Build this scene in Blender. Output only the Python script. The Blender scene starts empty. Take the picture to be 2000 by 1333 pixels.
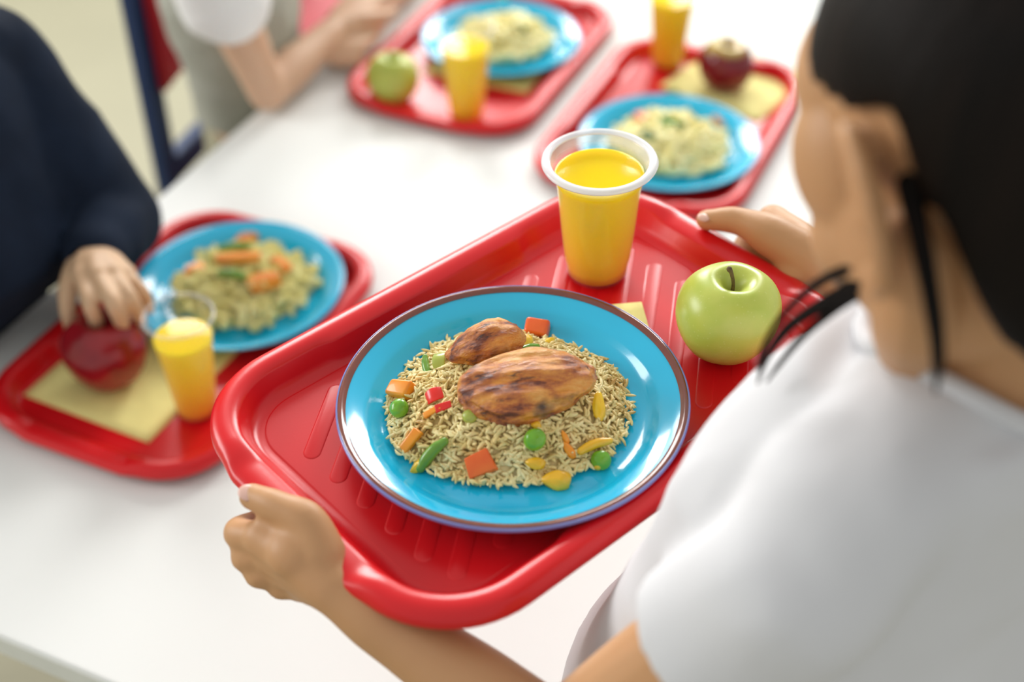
import bpy, bmesh, math, random
import numpy as np
from mathutils import Vector, Matrix, noise, Euler

random.seed(7); np.random.seed(7)
S = bpy.context.scene
COL = S.collection
PI = math.pi

# ------------------------------------------------------------------ camera, world, lights, exposure
FPX, PITCH, CAMH = 2650.0, 40.3, 1.72
cam_d = bpy.data.cameras.new('camera'); cam = bpy.data.objects.new('camera', cam_d); COL.objects.link(cam)
cam.location = (0, 0, CAMH); cam.rotation_euler = (math.radians(90 - PITCH), 0, 0)
cam_d.sensor_width = 36.0; cam_d.lens = FPX * 36.0 / 2000.0
cam_d.clip_start = 0.02
cam_d.dof.use_dof = True; cam_d.dof.focus_distance = 0.985; cam_d.dof.aperture_fstop = 2.4
cam_d.dof.aperture_blades = 0
S.camera = cam

w = bpy.data.worlds.new('world'); S.world = w; w.use_nodes = True
bg = w.node_tree.nodes['Background']; bg.inputs[0].default_value = (0.985, 1.0, 0.975, 1); bg.inputs[1].default_value = 0.57

def area(name, loc, target, sx, sy, power, color=(1, 1, 1)):
    d = bpy.data.lights.new(name, 'AREA'); d.shape = 'RECTANGLE'; d.size = sx; d.size_y = sy; d.energy = power; d.color = color
    o = bpy.data.objects.new(name, d); COL.objects.link(o); o.location = loc
    o.rotation_euler = (Vector(target) - Vector(loc)).to_track_quat('-Z', 'Y').to_euler()
    return o
area('window_light_ahead', (-0.95, 4.60, 2.75), (-0.95, 0, 2.75), 1.5, 1.9, 115, (1, 0.99, 0.97))
area('window_light_ahead', (1.35, 4.60, 2.75), (1.35, 0, 2.75), 1.5, 1.9, 115, (1, 0.99, 0.97))
area('window_light_side', (-4.10, 1.8, 2.45), (0, 1.8, 2.45), 2.4, 1.6, 95, (1, 0.99, 0.98))

vs = S.view_settings
S.display_settings.display_device = 'sRGB'
vs.view_transform = 'Standard'; vs.look = 'None'; vs.gamma = 1.0; vs.use_curve_mapping = False
vs.exposure = 0.25

# ------------------------------------------------------------------ placement helper: a point of the place, given by its sight line and its height
_c, _s = math.cos(math.radians(PITCH)), math.sin(math.radians(PITCH))
_F, _U, _R = Vector((0, _c, -_s)), Vector((0, _s, _c)), Vector((1, 0, 0))
def sight(px, py): return _F + _R * ((px - 1000) / FPX) - _U * ((py - 666.5) / FPX)
def W(px, py, z):
    d = sight(px, py); return Vector((0, 0, CAMH)) + d * ((z - CAMH) / d.z)
def D(px, py, dist): return Vector((0, 0, CAMH)) + sight(px, py) * dist
def project(p):
    v = Vector(p) - Vector((0, 0, CAMH)); z = v.dot(_F)
    return 1000 + FPX * v.dot(_R) / z, 666.5 - FPX * v.dot(_U) / z, z

# ------------------------------------------------------------------ materials
def new_mat(name):
    m = bpy.data.materials.new(name); m.use_nodes = True
    nt = m.node_tree; b = nt.nodes['Principled BSDF']
    return m, nt, b
def setp(b, **k):
    names = dict(color='Base Color', rough='Roughness', metal='Metallic', spec='Specular IOR Level', sss='Subsurface Weight', sssr='Subsurface Radius',
                 ssss='Subsurface Scale', trans='Transmission Weight', alpha='Alpha', coat='Coat Weight', coatr='Coat Roughness', ior='IOR', sheen='Sheen Weight')
    for a, v in k.items():
        if a == 'color' and len(v) == 3: v = (*v, 1)
        b.inputs[names[a]].default_value = v
def N(nt, t, **k):
    n = nt.nodes.new(t)
    for a, v in k.items(): setattr(n, a, v)
    return n
def noise_tex(nt, scale, detail=4, rough=0.5, vec=None, mapping=None):
    tc = N(nt, 'ShaderNodeTexCoord'); src = tc.outputs['Object']
    if mapping:
        mp = N(nt, 'ShaderNodeMapping'); nt.links.new(src, mp.inputs[0]); mp.inputs['Scale'].default_value = mapping; src = mp.outputs[0]
    n = N(nt, 'ShaderNodeTexNoise'); nt.links.new(src, n.inputs['Vector'])
    n.inputs['Scale'].default_value = scale; n.inputs['Detail'].default_value = detail; n.inputs['Roughness'].default_value = rough
    return n
def ramp(nt, fac, stops):
    r = N(nt, 'ShaderNodeValToRGB'); nt.links.new(fac, r.inputs[0]); e = r.color_ramp.elements
    while len(e) < len(stops): e.new(0.5)
    for el, (p, c) in zip(e, stops): el.position = p; el.color = (*c, 1) if len(c) == 3 else c
    return r
def bump(nt, b, height, strength=0.2, dist=0.001):
    n = N(nt, 'ShaderNodeBump'); n.inputs['Strength'].default_value = strength; n.inputs['Distance'].default_value = dist
    nt.links.new(height, n.inputs['Height']); nt.links.new(n.outputs[0], b.inputs['Normal']); return n
def mixcol(nt, fac, a, b_):
    m = N(nt, 'ShaderNodeMix', data_type='RGBA')
    if hasattr(fac, 'node'): nt.links.new(fac, m.inputs[0])
    else: m.inputs[0].default_value = fac
    for i, v in ((6, a), (7, b_)):
        if hasattr(v, 'node'): nt.links.new(v, m.inputs[i])
        else: m.inputs[i].default_value = (*v, 1)
    return m.outputs[2]

def plain(name, color, rough=0.4, var=0.06, scale=30, bmp=0.0, bscale=400, **k):
    """a plain colour with a faint procedural variation and fine relief"""
    m, nt, b = new_mat(name); setp(b, color=color, rough=rough, **k)
    n = noise_tex(nt, scale, 3)
    lo = tuple(max(0, c * (1 - var)) for c in color); hi = tuple(min(1, c * (1 + var)) for c in color)
    r = ramp(nt, n.outputs['Fac'], [(0.3, lo), (0.7, hi)]); nt.links.new(r.outputs[0], b.inputs['Base Color'])
    if bmp: bump(nt, b, noise_tex(nt, bscale, 4).outputs['Fac'], bmp, 0.0006)
    return m

M = {}
M['floor'] = plain('floor_lino', (0.37, 0.35, 0.24), 0.6, 0.05, 2.5, 0.05, 90)
M['table'] = plain('table_laminate', (0.79, 0.80, 0.775), 0.55, 0.012, 6, 0.02, 300, spec=0.35)
M['table_edge'] = plain('table_edge_band', (0.70, 0.71, 0.66), 0.45, 0.03, 30)
M['wall'] = plain('painted_wall', (0.78, 0.77, 0.72), 0.8, 0.02, 4, 0.05, 200)
M['window_frame'] = plain('white_paint', (0.8, 0.8, 0.79), 0.4, 0.02, 20)
M['glass'] = plain('window_glass', (0.9, 0.95, 0.95), 0.05, 0.01, 5, trans=0.95)
M['chrome_grey'] = plain('painted_steel', (0.45, 0.46, 0.47), 0.35, 0.03, 20, metal=0.6)
M['tray'] = plain('red_plastic', (0.66, 0.006, 0.010), 0.28, 0.03, 14, 0.05, 500, spec=0.45)
M['plate'] = plain('blue_enamel', (0.013, 0.49, 0.79), 0.16, 0.02, 10, spec=0.5, coat=0.5, coatr=0.05)
M['plate_edge'] = plain('violet_blue_edge', (0.16, 0.20, 0.50), 0.15, 0.05, 40, spec=0.6, coat=0.6)
M['plate_rim'] = plain('brown_glaze', (0.17, 0.034, 0.016), 0.16, 0.15, 60, spec=0.6, coat=0.6)
M['napkin'] = plain('yellow_paper', (0.90, 0.82, 0.32), 0.85, 0.03, 60, 0.3, 260)
M['stem'] = plain('apple_stem_bark', (0.12, 0.075, 0.025), 0.7, 0.4, 300, 0.5, 900)
M['navy'] = plain('navy_knit', (0.010, 0.017, 0.034), 0.9, 0.25, 12, 0.4, 500, spec=0.15)
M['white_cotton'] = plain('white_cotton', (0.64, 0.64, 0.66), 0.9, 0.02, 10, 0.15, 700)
M['bright_cotton'] = plain('bright_white_cotton', (0.88, 0.89, 0.89), 0.9, 0.02, 10, 0.15, 700)
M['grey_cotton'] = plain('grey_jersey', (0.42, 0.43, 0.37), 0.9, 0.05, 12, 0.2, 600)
M['khaki'] = plain('khaki_twill', (0.40, 0.38, 0.26), 0.9, 0.12, 40, 0.2, 600)
M['denim'] = plain('dark_denim', (0.05, 0.07, 0.13), 0.9, 0.1, 60, 0.2, 600)
M['shoe'] = plain('grey_canvas', (0.25, 0.25, 0.27), 0.8, 0.1, 60)
M['hair'] = None
M['chair_blue'] = plain('navy_blue_steel', (0.005, 0.028, 0.105), 0.6, 0.05, 20)
M['chair_red'] = plain('dark_red_plastic', (0.42, 0.003, 0.014), 0.5, 0.05, 20)
M['eye'] = plain('eye_white', (0.8, 0.78, 0.74), 0.2, 0.02, 30)
M['iris'] = plain('dark_iris', (0.03, 0.015, 0.01), 0.15, 0.1, 200)
M['lip'] = plain('lip_skin', (0.46, 0.22, 0.16), 0.5, 0.08, 80)
M['nail'] = plain('nail_pink', (0.72, 0.44, 0.36), 0.3, 0.03, 80)

def skin_mat(name, base, dark):
    m, nt, b = new_mat(name); setp(b, rough=0.48, sss=0.12, ssss=0.006, spec=0.35); b.inputs['Subsurface Radius'].default_value = (1, 0.35, 0.2)
    n = noise_tex(nt, 9, 4); r = ramp(nt, n.outputs['Fac'], [(0.3, dark), (0.7, base)])
    nt.links.new(r.outputs[0], b.inputs['Base Color'])
    bump(nt, b, noise_tex(nt, 260, 5).outputs['Fac'], 0.12, 0.0008)
    return m
M['skin_tan'] = skin_mat('tan_skin', (0.55, 0.30, 0.148), (0.51, 0.27, 0.125))
M['skin_fair'] = skin_mat('fair_skin', (0.72, 0.48, 0.33), (0.66, 0.41, 0.27))
M['skin_light'] = skin_mat('light_skin', (0.68, 0.46, 0.285), (0.64, 0.41, 0.25))

def hair_mat():
    m, nt, b = new_mat('dark_brown_hair'); setp(b, rough=0.6, spec=0.12)
    n = noise_tex(nt, 60, 4, mapping=(1, 1, 0.08))
    r = ramp(nt, n.outputs['Fac'], [(0.3, (0.0022, 0.0014, 0.001)), (0.75, (0.008, 0.0045, 0.003))]); nt.links.new(r.outputs[0], b.inputs['Base Color'])
    bump(nt, b, noise_tex(nt, 130, 3, mapping=(1, 1, 0.06)).outputs['Fac'], 0.5, 0.002)
    return m
M['hair'] = hair_mat()

def juice_mat():
    m, nt, b = new_mat('orange_juice'); setp(b, rough=0.10, spec=0.22, sss=0.5, ssss=0.012); b.inputs['Subsurface Radius'].default_value = (1, 0.6, 0.1)
    tc = N(nt, 'ShaderNodeTexCoord'); sp = N(nt, 'ShaderNodeSeparateXYZ'); nt.links.new(tc.outputs['Object'], sp.inputs[0])
    mr = N(nt, 'ShaderNodeMapRange'); nt.links.new(sp.outputs['Z'], mr.inputs['Value']); mr.inputs['From Min'].default_value = 0.0; mr.inputs['From Max'].default_value = 0.10
    r = ramp(nt, mr.outputs[0], [(0.0, (1.0, 0.47, 0.0)), (1.0, (1.0, 0.68, 0.0))])   # deeper orange towards the base, yellower at the top
    nt.links.new(r.outputs[0], b.inputs['Base Color']); return m
M['juice'] = juice_mat()

def cup_mat(name, milk, edge, tint=(0.92, 0.92, 0.94), lip_from=None):
    m, nt, b = new_mat(name); setp(b, color=tint, rough=0.15, spec=0.5, coat=0.0)
    out = nt.nodes['Material Output']
    tr = N(nt, 'ShaderNodeBsdfTransparent'); tr.inputs[0].default_value = (0.985, 0.985, 0.985, 1)
    lw = N(nt, 'ShaderNodeLayerWeight'); lw.inputs['Blend'].default_value = 0.25
    mr = N(nt, 'ShaderNodeMapRange'); nt.links.new(lw.outputs['Facing'], mr.inputs['Value'])
    mr.inputs['To Min'].default_value = milk; mr.inputs['To Max'].default_value = min(1, milk + edge)
    n = noise_tex(nt, 25, 2); ad = N(nt, 'ShaderNodeMath', operation='MULTIPLY_ADD'); nt.links.new(n.outputs['Fac'], ad.inputs[0]); ad.inputs[1].default_value = 0.02
    nt.links.new(mr.outputs[0], ad.inputs[2])
    if lip_from:      # the flared top of the wall is thicker and cloudier
        tc = N(nt, 'ShaderNodeTexCoord'); sp = N(nt, 'ShaderNodeSeparateXYZ'); nt.links.new(tc.outputs['Object'], sp.inputs[0])
        zr = N(nt, 'ShaderNodeMapRange'); nt.links.new(sp.outputs['Z'], zr.inputs['Value']); zr.inputs['From Min'].default_value = lip_from; zr.inputs['From Max'].default_value = lip_from + 0.006; zr.inputs['To Max'].default_value = 0.30
        a2 = N(nt, 'ShaderNodeMath', operation='ADD'); nt.links.new(ad.outputs[0], a2.inputs[0]); nt.links.new(zr.outputs[0], a2.inputs[1]); ad = a2
    mx = N(nt, 'ShaderNodeMixShader'); nt.links.new(ad.outputs[0], mx.inputs[0]); nt.links.new(tr.outputs[0], mx.inputs[1]); nt.links.new(b.outputs[0], mx.inputs[2])
    nt.links.new(mx.outputs[0], out.inputs[0]); return m
M['cup_milky'] = cup_mat('milky_plastic', 0.0, 0.07, lip_from=0.096)
M['cup_rim'] = cup_mat('milky_plastic_lip', 0.60, 0.3)
M['cup_clear'] = cup_mat('clear_plastic', 0.0, 0.08)
M['cup_clear_rim'] = cup_mat('clear_plastic_lip', 0.10, 0.4)

def apple_mat(name, base, spot, blush, zr=(0.2, 0.9), rough=0.22, top=None):
    m, nt, b = new_mat(name); setp(b, rough=rough, spec=0.5, coat=0.12, coatr=0.25, sss=0.06, ssss=0.01)
    n = noise_tex(nt, 40, 3); r = ramp(nt, n.outputs['Fac'], [(0.35, base), (0.7, blush)])
    v = N(nt, 'ShaderNodeTexVoronoi'); tc = N(nt, 'ShaderNodeTexCoord'); nt.links.new(tc.outputs['Object'], v.inputs['Vector']); v.inputs['Scale'].default_value = 260
    sr = ramp(nt, v.outputs['Distance'], [(0.10, (1, 1, 1)), (0.22, (0, 0, 0))])
    mu = N(nt, 'ShaderNodeMath', operation='MULTIPLY'); nt.links.new(sr.outputs[0], mu.inputs[0]); mu.inputs[1].default_value = 0.22
    c = mixcol(nt, mu.outputs[0], r.outputs[0], spot)
    if top:      # a patch of another colour round the stalk
        sp = N(nt, 'ShaderNodeSeparateXYZ'); nt.links.new(tc.outputs['Object'], sp.inputs[0])
        nn = noise_tex(nt, 50, 4); a1 = N(nt, 'ShaderNodeMath', operation='MULTIPLY_ADD'); nt.links.new(nn.outputs['Fac'], a1.inputs[0]); a1.inputs[1].default_value = 0.018
        nt.links.new(sp.outputs['Z'], a1.inputs[2])
        mr = N(nt, 'ShaderNodeMapRange'); nt.links.new(a1.outputs[0], mr.inputs['Value']); mr.inputs['From Min'].default_value = 0.070; mr.inputs['From Max'].default_value = 0.080
        c = mixcol(nt, mr.outputs[0], c, top)
    nt.links.new(c, b.inputs['Base Color']); return m
M['apple_green'] = apple_mat('green_apple_skin', (0.42, 0.50, 0.065), (0.66, 0.70, 0.30), (0.52, 0.56, 0.11), rough=0.33)
M['apple_red'] = apple_mat('red_apple_skin', (0.22, 0.004, 0.010), (0.36, 0.06, 0.05), (0.34, 0.010, 0.016))
M['apple_bicolour'] = apple_mat('dark_red_apple_skin', (0.14, 0.002, 0.008), (0.3, 0.05, 0.04), (0.22, 0.006, 0.012), top=(0.62, 0.45, 0.12))

def chicken_mat():
    m, nt, b = new_mat('glazed_roast_chicken'); setp(b, rough=0.26, spec=0.5, coat=0.45, coatr=0.10, sss=0.08, ssss=0.006)
    n1 = noise_tex(nt, 44, 7, 0.66, mapping=(0.55, 1.5, 1.2))
    r1 = ramp(nt, n1.outputs['Fac'], [(0.33, (0.04, 0.006, 0.003)), (0.40, (0.17, 0.028, 0.005)), (0.465, (0.48, 0.125, 0.013)), (0.56, (0.74, 0.29, 0.032)), (0.72, (0.86, 0.48, 0.12))])
    n2 = noise_tex(nt, 70, 6, 0.7, mapping=(0.35, 1.6, 1.3))
    r2 = ramp(nt, n2.outputs['Fac'], [(0.33, (1, 1, 1)), (0.41, (0, 0, 0))])
    c = mixcol(nt, r2.outputs[0], r1.outputs[0], (0.035, 0.008, 0.006))
    n3 = noise_tex(nt, 24, 3); r3 = ramp(nt, n3.outputs['Fac'], [(0.60, (0, 0, 0)), (0.68, (0.9, 0.9, 0.9))])
    c = mixcol(nt, r3.outputs[0], c, (0.020, 0.006, 0.005))     # charred spots
    nt.links.new(c, b.inputs['Base Color'])
    bn = bump(nt, b, noise_tex(nt, 150, 6, 0.6, mapping=(0.5, 1.6, 1)).outputs['Fac'], 0.8, 0.004); nt.links.new(bn.outputs[0], b.inputs['Coat Normal']); return m
M['chicken'] = chicken_mat()
M['rice'] = None
def rice_mat():
    m, nt, b = new_mat('pilaf_rice'); setp(b, rough=0.38, spec=0.4, sss=0.12, ssss=0.004)
    n = noise_tex(nt, 55, 4); r = ramp(nt, n.outputs['Fac'], [(0.28, (0.50, 0.29, 0.07)), (0.42, (0.76, 0.58, 0.23)), (0.7, (0.94, 0.80, 0.43))])
    nt.links.new(r.outputs[0], b.inputs['Base Color']); return m
M['rice'] = rice_mat()
def pasta_mat(name, a, b2):
    m, nt, b = new_mat(name); setp(b, rough=0.42, spec=0.4, sss=0.08, ssss=0.005)
    n = noise_tex(nt, 40, 4); r = ramp(nt, n.outputs['Fac'], [(0.3, a), (0.65, b2)]); nt.links.new(r.outputs[0], b.inputs['Base Color']); return m
M['pasta'] = pasta_mat('pasta_pesto', (0.88, 0.79, 0.26), (0.98, 0.91, 0.46))
M['pasta_pale'] = pasta_mat('pasta_butter', (0.82, 0.72, 0.24), (0.96, 0.88, 0.48))
def veg(name, a, b2, rough=0.3): 
    m = pasta_mat(name, a, b2); setp(m.node_tree.nodes['Principled BSDF'], rough=rough, coat=0.3); return m
M['carrot'] = veg('cooked_carrot', (0.86, 0.24, 0.012), (0.94, 0.38, 0.02))
M['carrot_red'] = veg('deep_carrot', (0.80, 0.10, 0.012), (0.88, 0.17, 0.02))
M['pea'] = veg('green_pea', (0.10, 0.32, 0.012), (0.22, 0.47, 0.03), 0.22)
M['pale_pea'] = veg('pale_pea', (0.33, 0.40, 0.05), (0.45, 0.48, 0.09))
M['bean'] = veg('green_bean', (0.10, 0.25, 0.02), (0.20, 0.38, 0.04))
M['corn'] = veg('sweet_corn', (0.80, 0.40, 0.012), (0.92, 0.58, 0.03))
M['yellow_pepper'] = veg('yellow_pepper', (0.82, 0.45, 0.01), (0.92, 0.64, 0.03))
M['red_pepper'] = veg('red_pepper', (0.72, 0.012, 0.008), (0.86, 0.03, 0.015))
M['herb'] = veg('chopped_herb', (0.03, 0.20, 0.015), (0.08, 0.38, 0.03), 0.5)
M['spinach'] = veg('dark_green_leaf', (0.02, 0.09, 0.02), (0.06, 0.18, 0.03), 0.5)

# ------------------------------------------------------------------ geometry helpers
def mesh(name, verts, faces, mat=None, parent=None, smooth=True, loc=None):
    me = bpy.data.meshes.new(name); me.from_pydata([tuple(v) for v in verts], [], [tuple(f) for f in faces]); me.update()
    if smooth: me.polygons.foreach_set('use_smooth', [True] * len(me.polygons))
    if mat: me.materials.append(mat)
    o = bpy.data.objects.new(name, me); COL.objects.link(o)
    if parent: o.parent = parent
    if loc is not None: o.location = loc
    return o
def empty(name, loc=(0, 0, 0), rz=0):
    o = bpy.data.objects.new(name, None); COL.objects.link(o); o.location = loc; o.rotation_euler = (0, 0, rz); o.empty_display_size = 0.02; return o
def tag(o, label=None, cat=None, group=None, kind=None):
    for k, v in (('label', label), ('category', cat), ('group', group), ('kind', kind)):
        if v: o[k] = v
    return o
def mod(o, t, **k):
    m = o.modifiers.new(t.lower(), t)
    for a, v in k.items(): setattr(m, a, v)
    return m
def lathe(profile, seg=64, close_start=True, close_end=True):
    vs_, fs = [], []
    for r, z in profile:
        for i in range(seg):
            a = 2 * PI * i / seg; vs_.append((r * math.cos(a), r * math.sin(a), z))
    n = len(profile)
    for k in range(n - 1):
        for i in range(seg):
            j = (i + 1) % seg; fs.append((k * seg + i, k * seg + j, (k + 1) * seg + j, (k + 1) * seg + i))
    if close_start: fs.append(tuple(reversed(range(seg))))
    if close_end: fs.append(tuple((n - 1) * seg + i for i in range(seg)))
    return vs_, fs
def catmull(P, R, sub=6):
    P = [Vector(p) for p in P]; out, rr = [], []
    n = len(P)
    if n == 2:
        for k in range(sub + 1):
            t = k / sub; out.append(P[0].lerp(P[1], t)); rr.append(R[0] + (R[1] - R[0]) * t)
        return out, rr
    for i in range(n - 1):
        p0 = P[i - 1] if i else P[0] * 2 - P[1]; p1, p2 = P[i], P[i + 1]; p3 = P[i + 2] if i + 2 < n else P[-1] * 2 - P[-2]
        for k in range(sub + (1 if i == n - 2 else 0)):
            t = k / sub
            out.append(0.5 * ((2 * p1) + (p2 - p0) * t + (2 * p0 - 5 * p1 + 4 * p2 - p3) * t * t + (3 * p1 - p0 - 3 * p2 + p3) * t ** 3))
            s = t * t * (3 - 2 * t); rr.append(R[i] * (1 - s) + R[i + 1] * s)
    return out, rr
def tube(P, R, n=14, sub=6, caps=True):
    """a closed tube through points P with radii R and rounded ends"""
    pts, rr = catmull(P, R, sub)
    if caps:
        d0 = (pts[0] - pts[1]).normalized(); d1 = (pts[-1] - pts[-2]).normalized(); r0, r1 = rr[0], rr[-1]
        pre = [(pts[0] + d0 * r0 * math.sin(a), r0 * math.cos(a)) for a in (1.45, 1.1, 0.7, 0.35)]
        post = [(pts[-1] + d1 * r1 * math.sin(a), r1 * math.cos(a)) for a in (0.35, 0.7, 1.1, 1.45)]
        pts = [p for p, _ in pre] + pts + [p for p, _ in post]; rr = [r for _, r in pre] + rr + [r for _, r in post]
    vs_, fs = [], []; up = None
    for i, p in enumerate(pts):
        t = (pts[min(i + 1, len(pts) - 1)] - pts[max(i - 1, 0)]).normalized()
        if up is None:
            up = Vector((0, 0, 1)) if abs(t.z) < 0.9 else Vector((1, 0, 0))
        up = (up - t * up.dot(t)).normalized(); s = t.cross(up)
        for k in range(n):
            a = 2 * PI * k / n; vs_.append(p + (up * math.cos(a) + s * math.sin(a)) * rr[i])
    m = len(pts)
    for i in range(m - 1):
        for k in range(n):
            j = (k + 1) % n; fs.append((i * n + k, i * n + j, (i + 1) * n + j, (i + 1) * n + k))
    fs.append(tuple(reversed(range(n)))); fs.append(tuple((m - 1) * n + k for k in range(n)))
    return vs_, fs
def ellipsoid(c, r, rot=None, n=24, m=14):
    vs_, fs = [], []; c = Vector(c); rot = rot or Matrix.Identity(3)
    for i in range(1, m):
        t = PI * i / m
        for k in range(n):
            a = 2 * PI * k / n
            vs_.append(c + rot @ Vector((r[0] * math.sin(t) * math.cos(a), r[1] * math.sin(t) * math.sin(a), r[2] * math.cos(t))))
    top = len(vs_); vs_.append(c + rot @ Vector((0, 0, r[2]))); bot = len(vs_); vs_.append(c - rot @ Vector((0, 0, r[2])))
    for i in range(m - 2):
        for k in range(n):
            j = (k + 1) % n; fs.append((i * n + k, (i + 1) * n + k, (i + 1) * n + j, i * n + j))
    for k in range(n):
        j = (k + 1) % n; fs.append((top, k, j)); fs.append((bot, (m - 2) * n + j, (m - 2) * n + k))
    return vs_, fs
def loft(rings, n=40, e=2.5):
    """closed loft through superellipse rings: (centre, half-axis a, half-axis b)"""
    vs_, fs = [], []
    for c, a, b in rings:
        c, a, b = Vector(c), Vector(a), Vector(b)
        for k in range(n):
            t = 2 * PI * k / n; ct, st = math.cos(t), math.sin(t)
            vs_.append(c + a * math.copysign(abs(ct) ** (2 / e), ct) + b * math.copysign(abs(st) ** (2 / e), st))
    m = len(rings)
    for i in range(m - 1):
        for k in range(n):
            j = (k + 1) % n; fs.append((i * n + k, i * n + j, (i + 1) * n + j, (i + 1) * n + k))
    fs.append(tuple(reversed(range(n)))); fs.append(tuple((m - 1) * n + k for k in range(n)))
    return vs_, fs
def box(sx, sy, sz, c=(0, 0, 0), rot=None):
    rot = rot or Matrix.Identity(3); c = Vector(c)
    vs_ = [c + rot @ Vector((x * sx / 2, y * sy / 2, z * sz / 2)) for x in (-1, 1) for y in (-1, 1) for z in (-1, 1)]
    return vs_, [(0, 1, 3, 2), (4, 6, 7, 5), (0, 4, 5, 1), (2, 3, 7, 6), (0, 2, 6, 4), (1, 5, 7, 3)]
def join(parts):
    vs_, fs = [], []
    for v, f in parts:
        o = len(vs_); vs_ += list(v); fs += [tuple(i + o for i in q) for q in f]
    return vs_, fs
def moved(part, mat4): return [mat4 @ Vector(v) for v in part[0]], part[1]
def baked(o, name=None):
    dg = bpy.context.evaluated_depsgraph_get(); me = bpy.data.meshes.new_from_object(o.evaluated_get(dg), depsgraph=dg)
    me.name = name or o.name; old = o.data; o.modifiers.clear(); o.data = me; bpy.data.meshes.remove(old); return o
def fused(name, parts, mat, parent, voxel, smooth=6, origin=None):
    """one continuous surface grown over the given closed parts"""
    v, f = join(parts)
    if origin is not None: v = [Vector(p) - Vector(origin) for p in v]
    o = mesh(name, v, f, None)
    bm = bmesh.new(); bm.from_mesh(o.data); bmesh.ops.recalc_face_normals(bm, faces=bm.faces); bm.to_mesh(o.data); bm.free()
    mod(o, 'REMESH', mode='VOXEL', voxel_size=voxel, use_smooth_shade=True)
    if smooth: mod(o, 'SMOOTH', factor=0.5, iterations=smooth)
    bpy.context.view_layer.update(); baked(o)
    o.data.materials.clear(); o.data.materials.append(mat)
    o.data.polygons.foreach_set('use_smooth', [True] * len(o.data.polygons))
    if parent: o.parent = parent
    return o
def copy_tree(o, parent=None):
    c = o.copy(); COL.objects.link(c); c.parent = parent
    for ch in list(o.children): copy_tree(ch, c)
    return c

# ------------------------------------------------------------------ the room and the table
ZT = 0.72
TA = math.radians(65.6); T1 = Vector((math.cos(TA), math.sin(TA), 0)); T2 = Vector((math.sin(TA), -math.cos(TA), 0))   # along / across the table
def tp(t, l, z=ZT): return T1 * t + T2 * l + Vector((0, 0, z))
RX0, RX1, RY0, RY1 = -4.2, 4.2, -2.4, 4.7
fl = mesh('floor', *box(RX1 - RX0, RY1 - RY0, 0.1, ((RX0 + RX1) / 2, (RY0 + RY1) / 2, -0.05)), M['floor'], smooth=False); tag(fl, 'pale beige smooth floor of the dining room', kind='structure')
WH = 4.0
def wall_with_holes(name, axis, at_, lo, hi, holes, label):
    parts = []; cuts = sorted(holes); x = lo; T = 0.12
    def slab(a, b, z0, z1):
        if b - a < 1e-4 or z1 - z0 < 1e-4: return
        c = (a + b) / 2
        parts.append(box(b - a, T, z1 - z0, (c, at_ + T / 2, (z0 + z1) / 2)) if axis == 'x' else box(T, b - a, z1 - z0, (at_ - T / 2, c, (z0 + z1) / 2)))
    for a, b, z0, z1 in cuts:
        slab(x, a, 0, WH); slab(a, b, 0, z0); slab(a, b, z1, WH); x = b
    slab(x, hi, 0, WH)
    tag(mesh(name, *join(parts), M['wall'], smooth=False), label, kind='structure')
def window_unit(name, axis, at_, a, b, z0, z1):
    r = empty(name); tag(r, 'white framed daylight window', kind='structure')
    def bar(u0, u1, w0, w1, d=0.06):
        return box(u1 - u0, d, w1 - w0, ((u0 + u1) / 2, at_ + 0.05, (w0 + w1) / 2)) if axis == 'x' else box(d, u1 - u0, w1 - w0, (at_ - 0.05, (u0 + u1) / 2, (w0 + w1) / 2))
    mesh('window_frame', *join([bar(a, b, z0, z0 + .05), bar(a, b, z1 - .05, z1), bar(a, a + .05, z0 + .05, z1 - .05), bar(b - .05, b, z0 + .05, z1 - .05)]), M['window_frame'], r, False)
    mesh('glass_pane', *bar(a + .05, b - .05, z0 + .05, z1 - .05, 0.008), M['glass'], r, False)
wall_with_holes('wall_back', 'x', RY1, RX0, RX1, [(-1.75, -0.15, 1.75, 3.75), (0.55, 2.15, 1.75, 3.75)], 'plain pale wall with tall windows beyond the table')
wall_with_holes('wall_left', 'y', RX0, RY0, RY1, [(0.55, 3.05, 1.6, 3.3)], 'plain pale wall with a wide window')
window_unit('window_1', 'x', RY1, -1.75, -0.15, 1.75, 3.75); window_unit('window_2', 'x', RY1, 0.55, 2.15, 1.75, 3.75); window_unit('window_3', 'y', RX0, 0.55, 3.05, 1.6, 3.3)
tag(mesh('baseboard_back', *box(RX1 - RX0, 0.015, 0.09, (0, RY1 - 0.0075, 0.045)), M['window_frame'], smooth=False), 'white skirting board', kind='structure')
tag(mesh('baseboard_left', *box(0.015, RY1 - RY0, 0.09, (RX0 + 0.0075, (RY0 + RY1) / 2, 0.045)), M['window_frame'], smooth=False), 'white skirting board', kind='structure')

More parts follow.
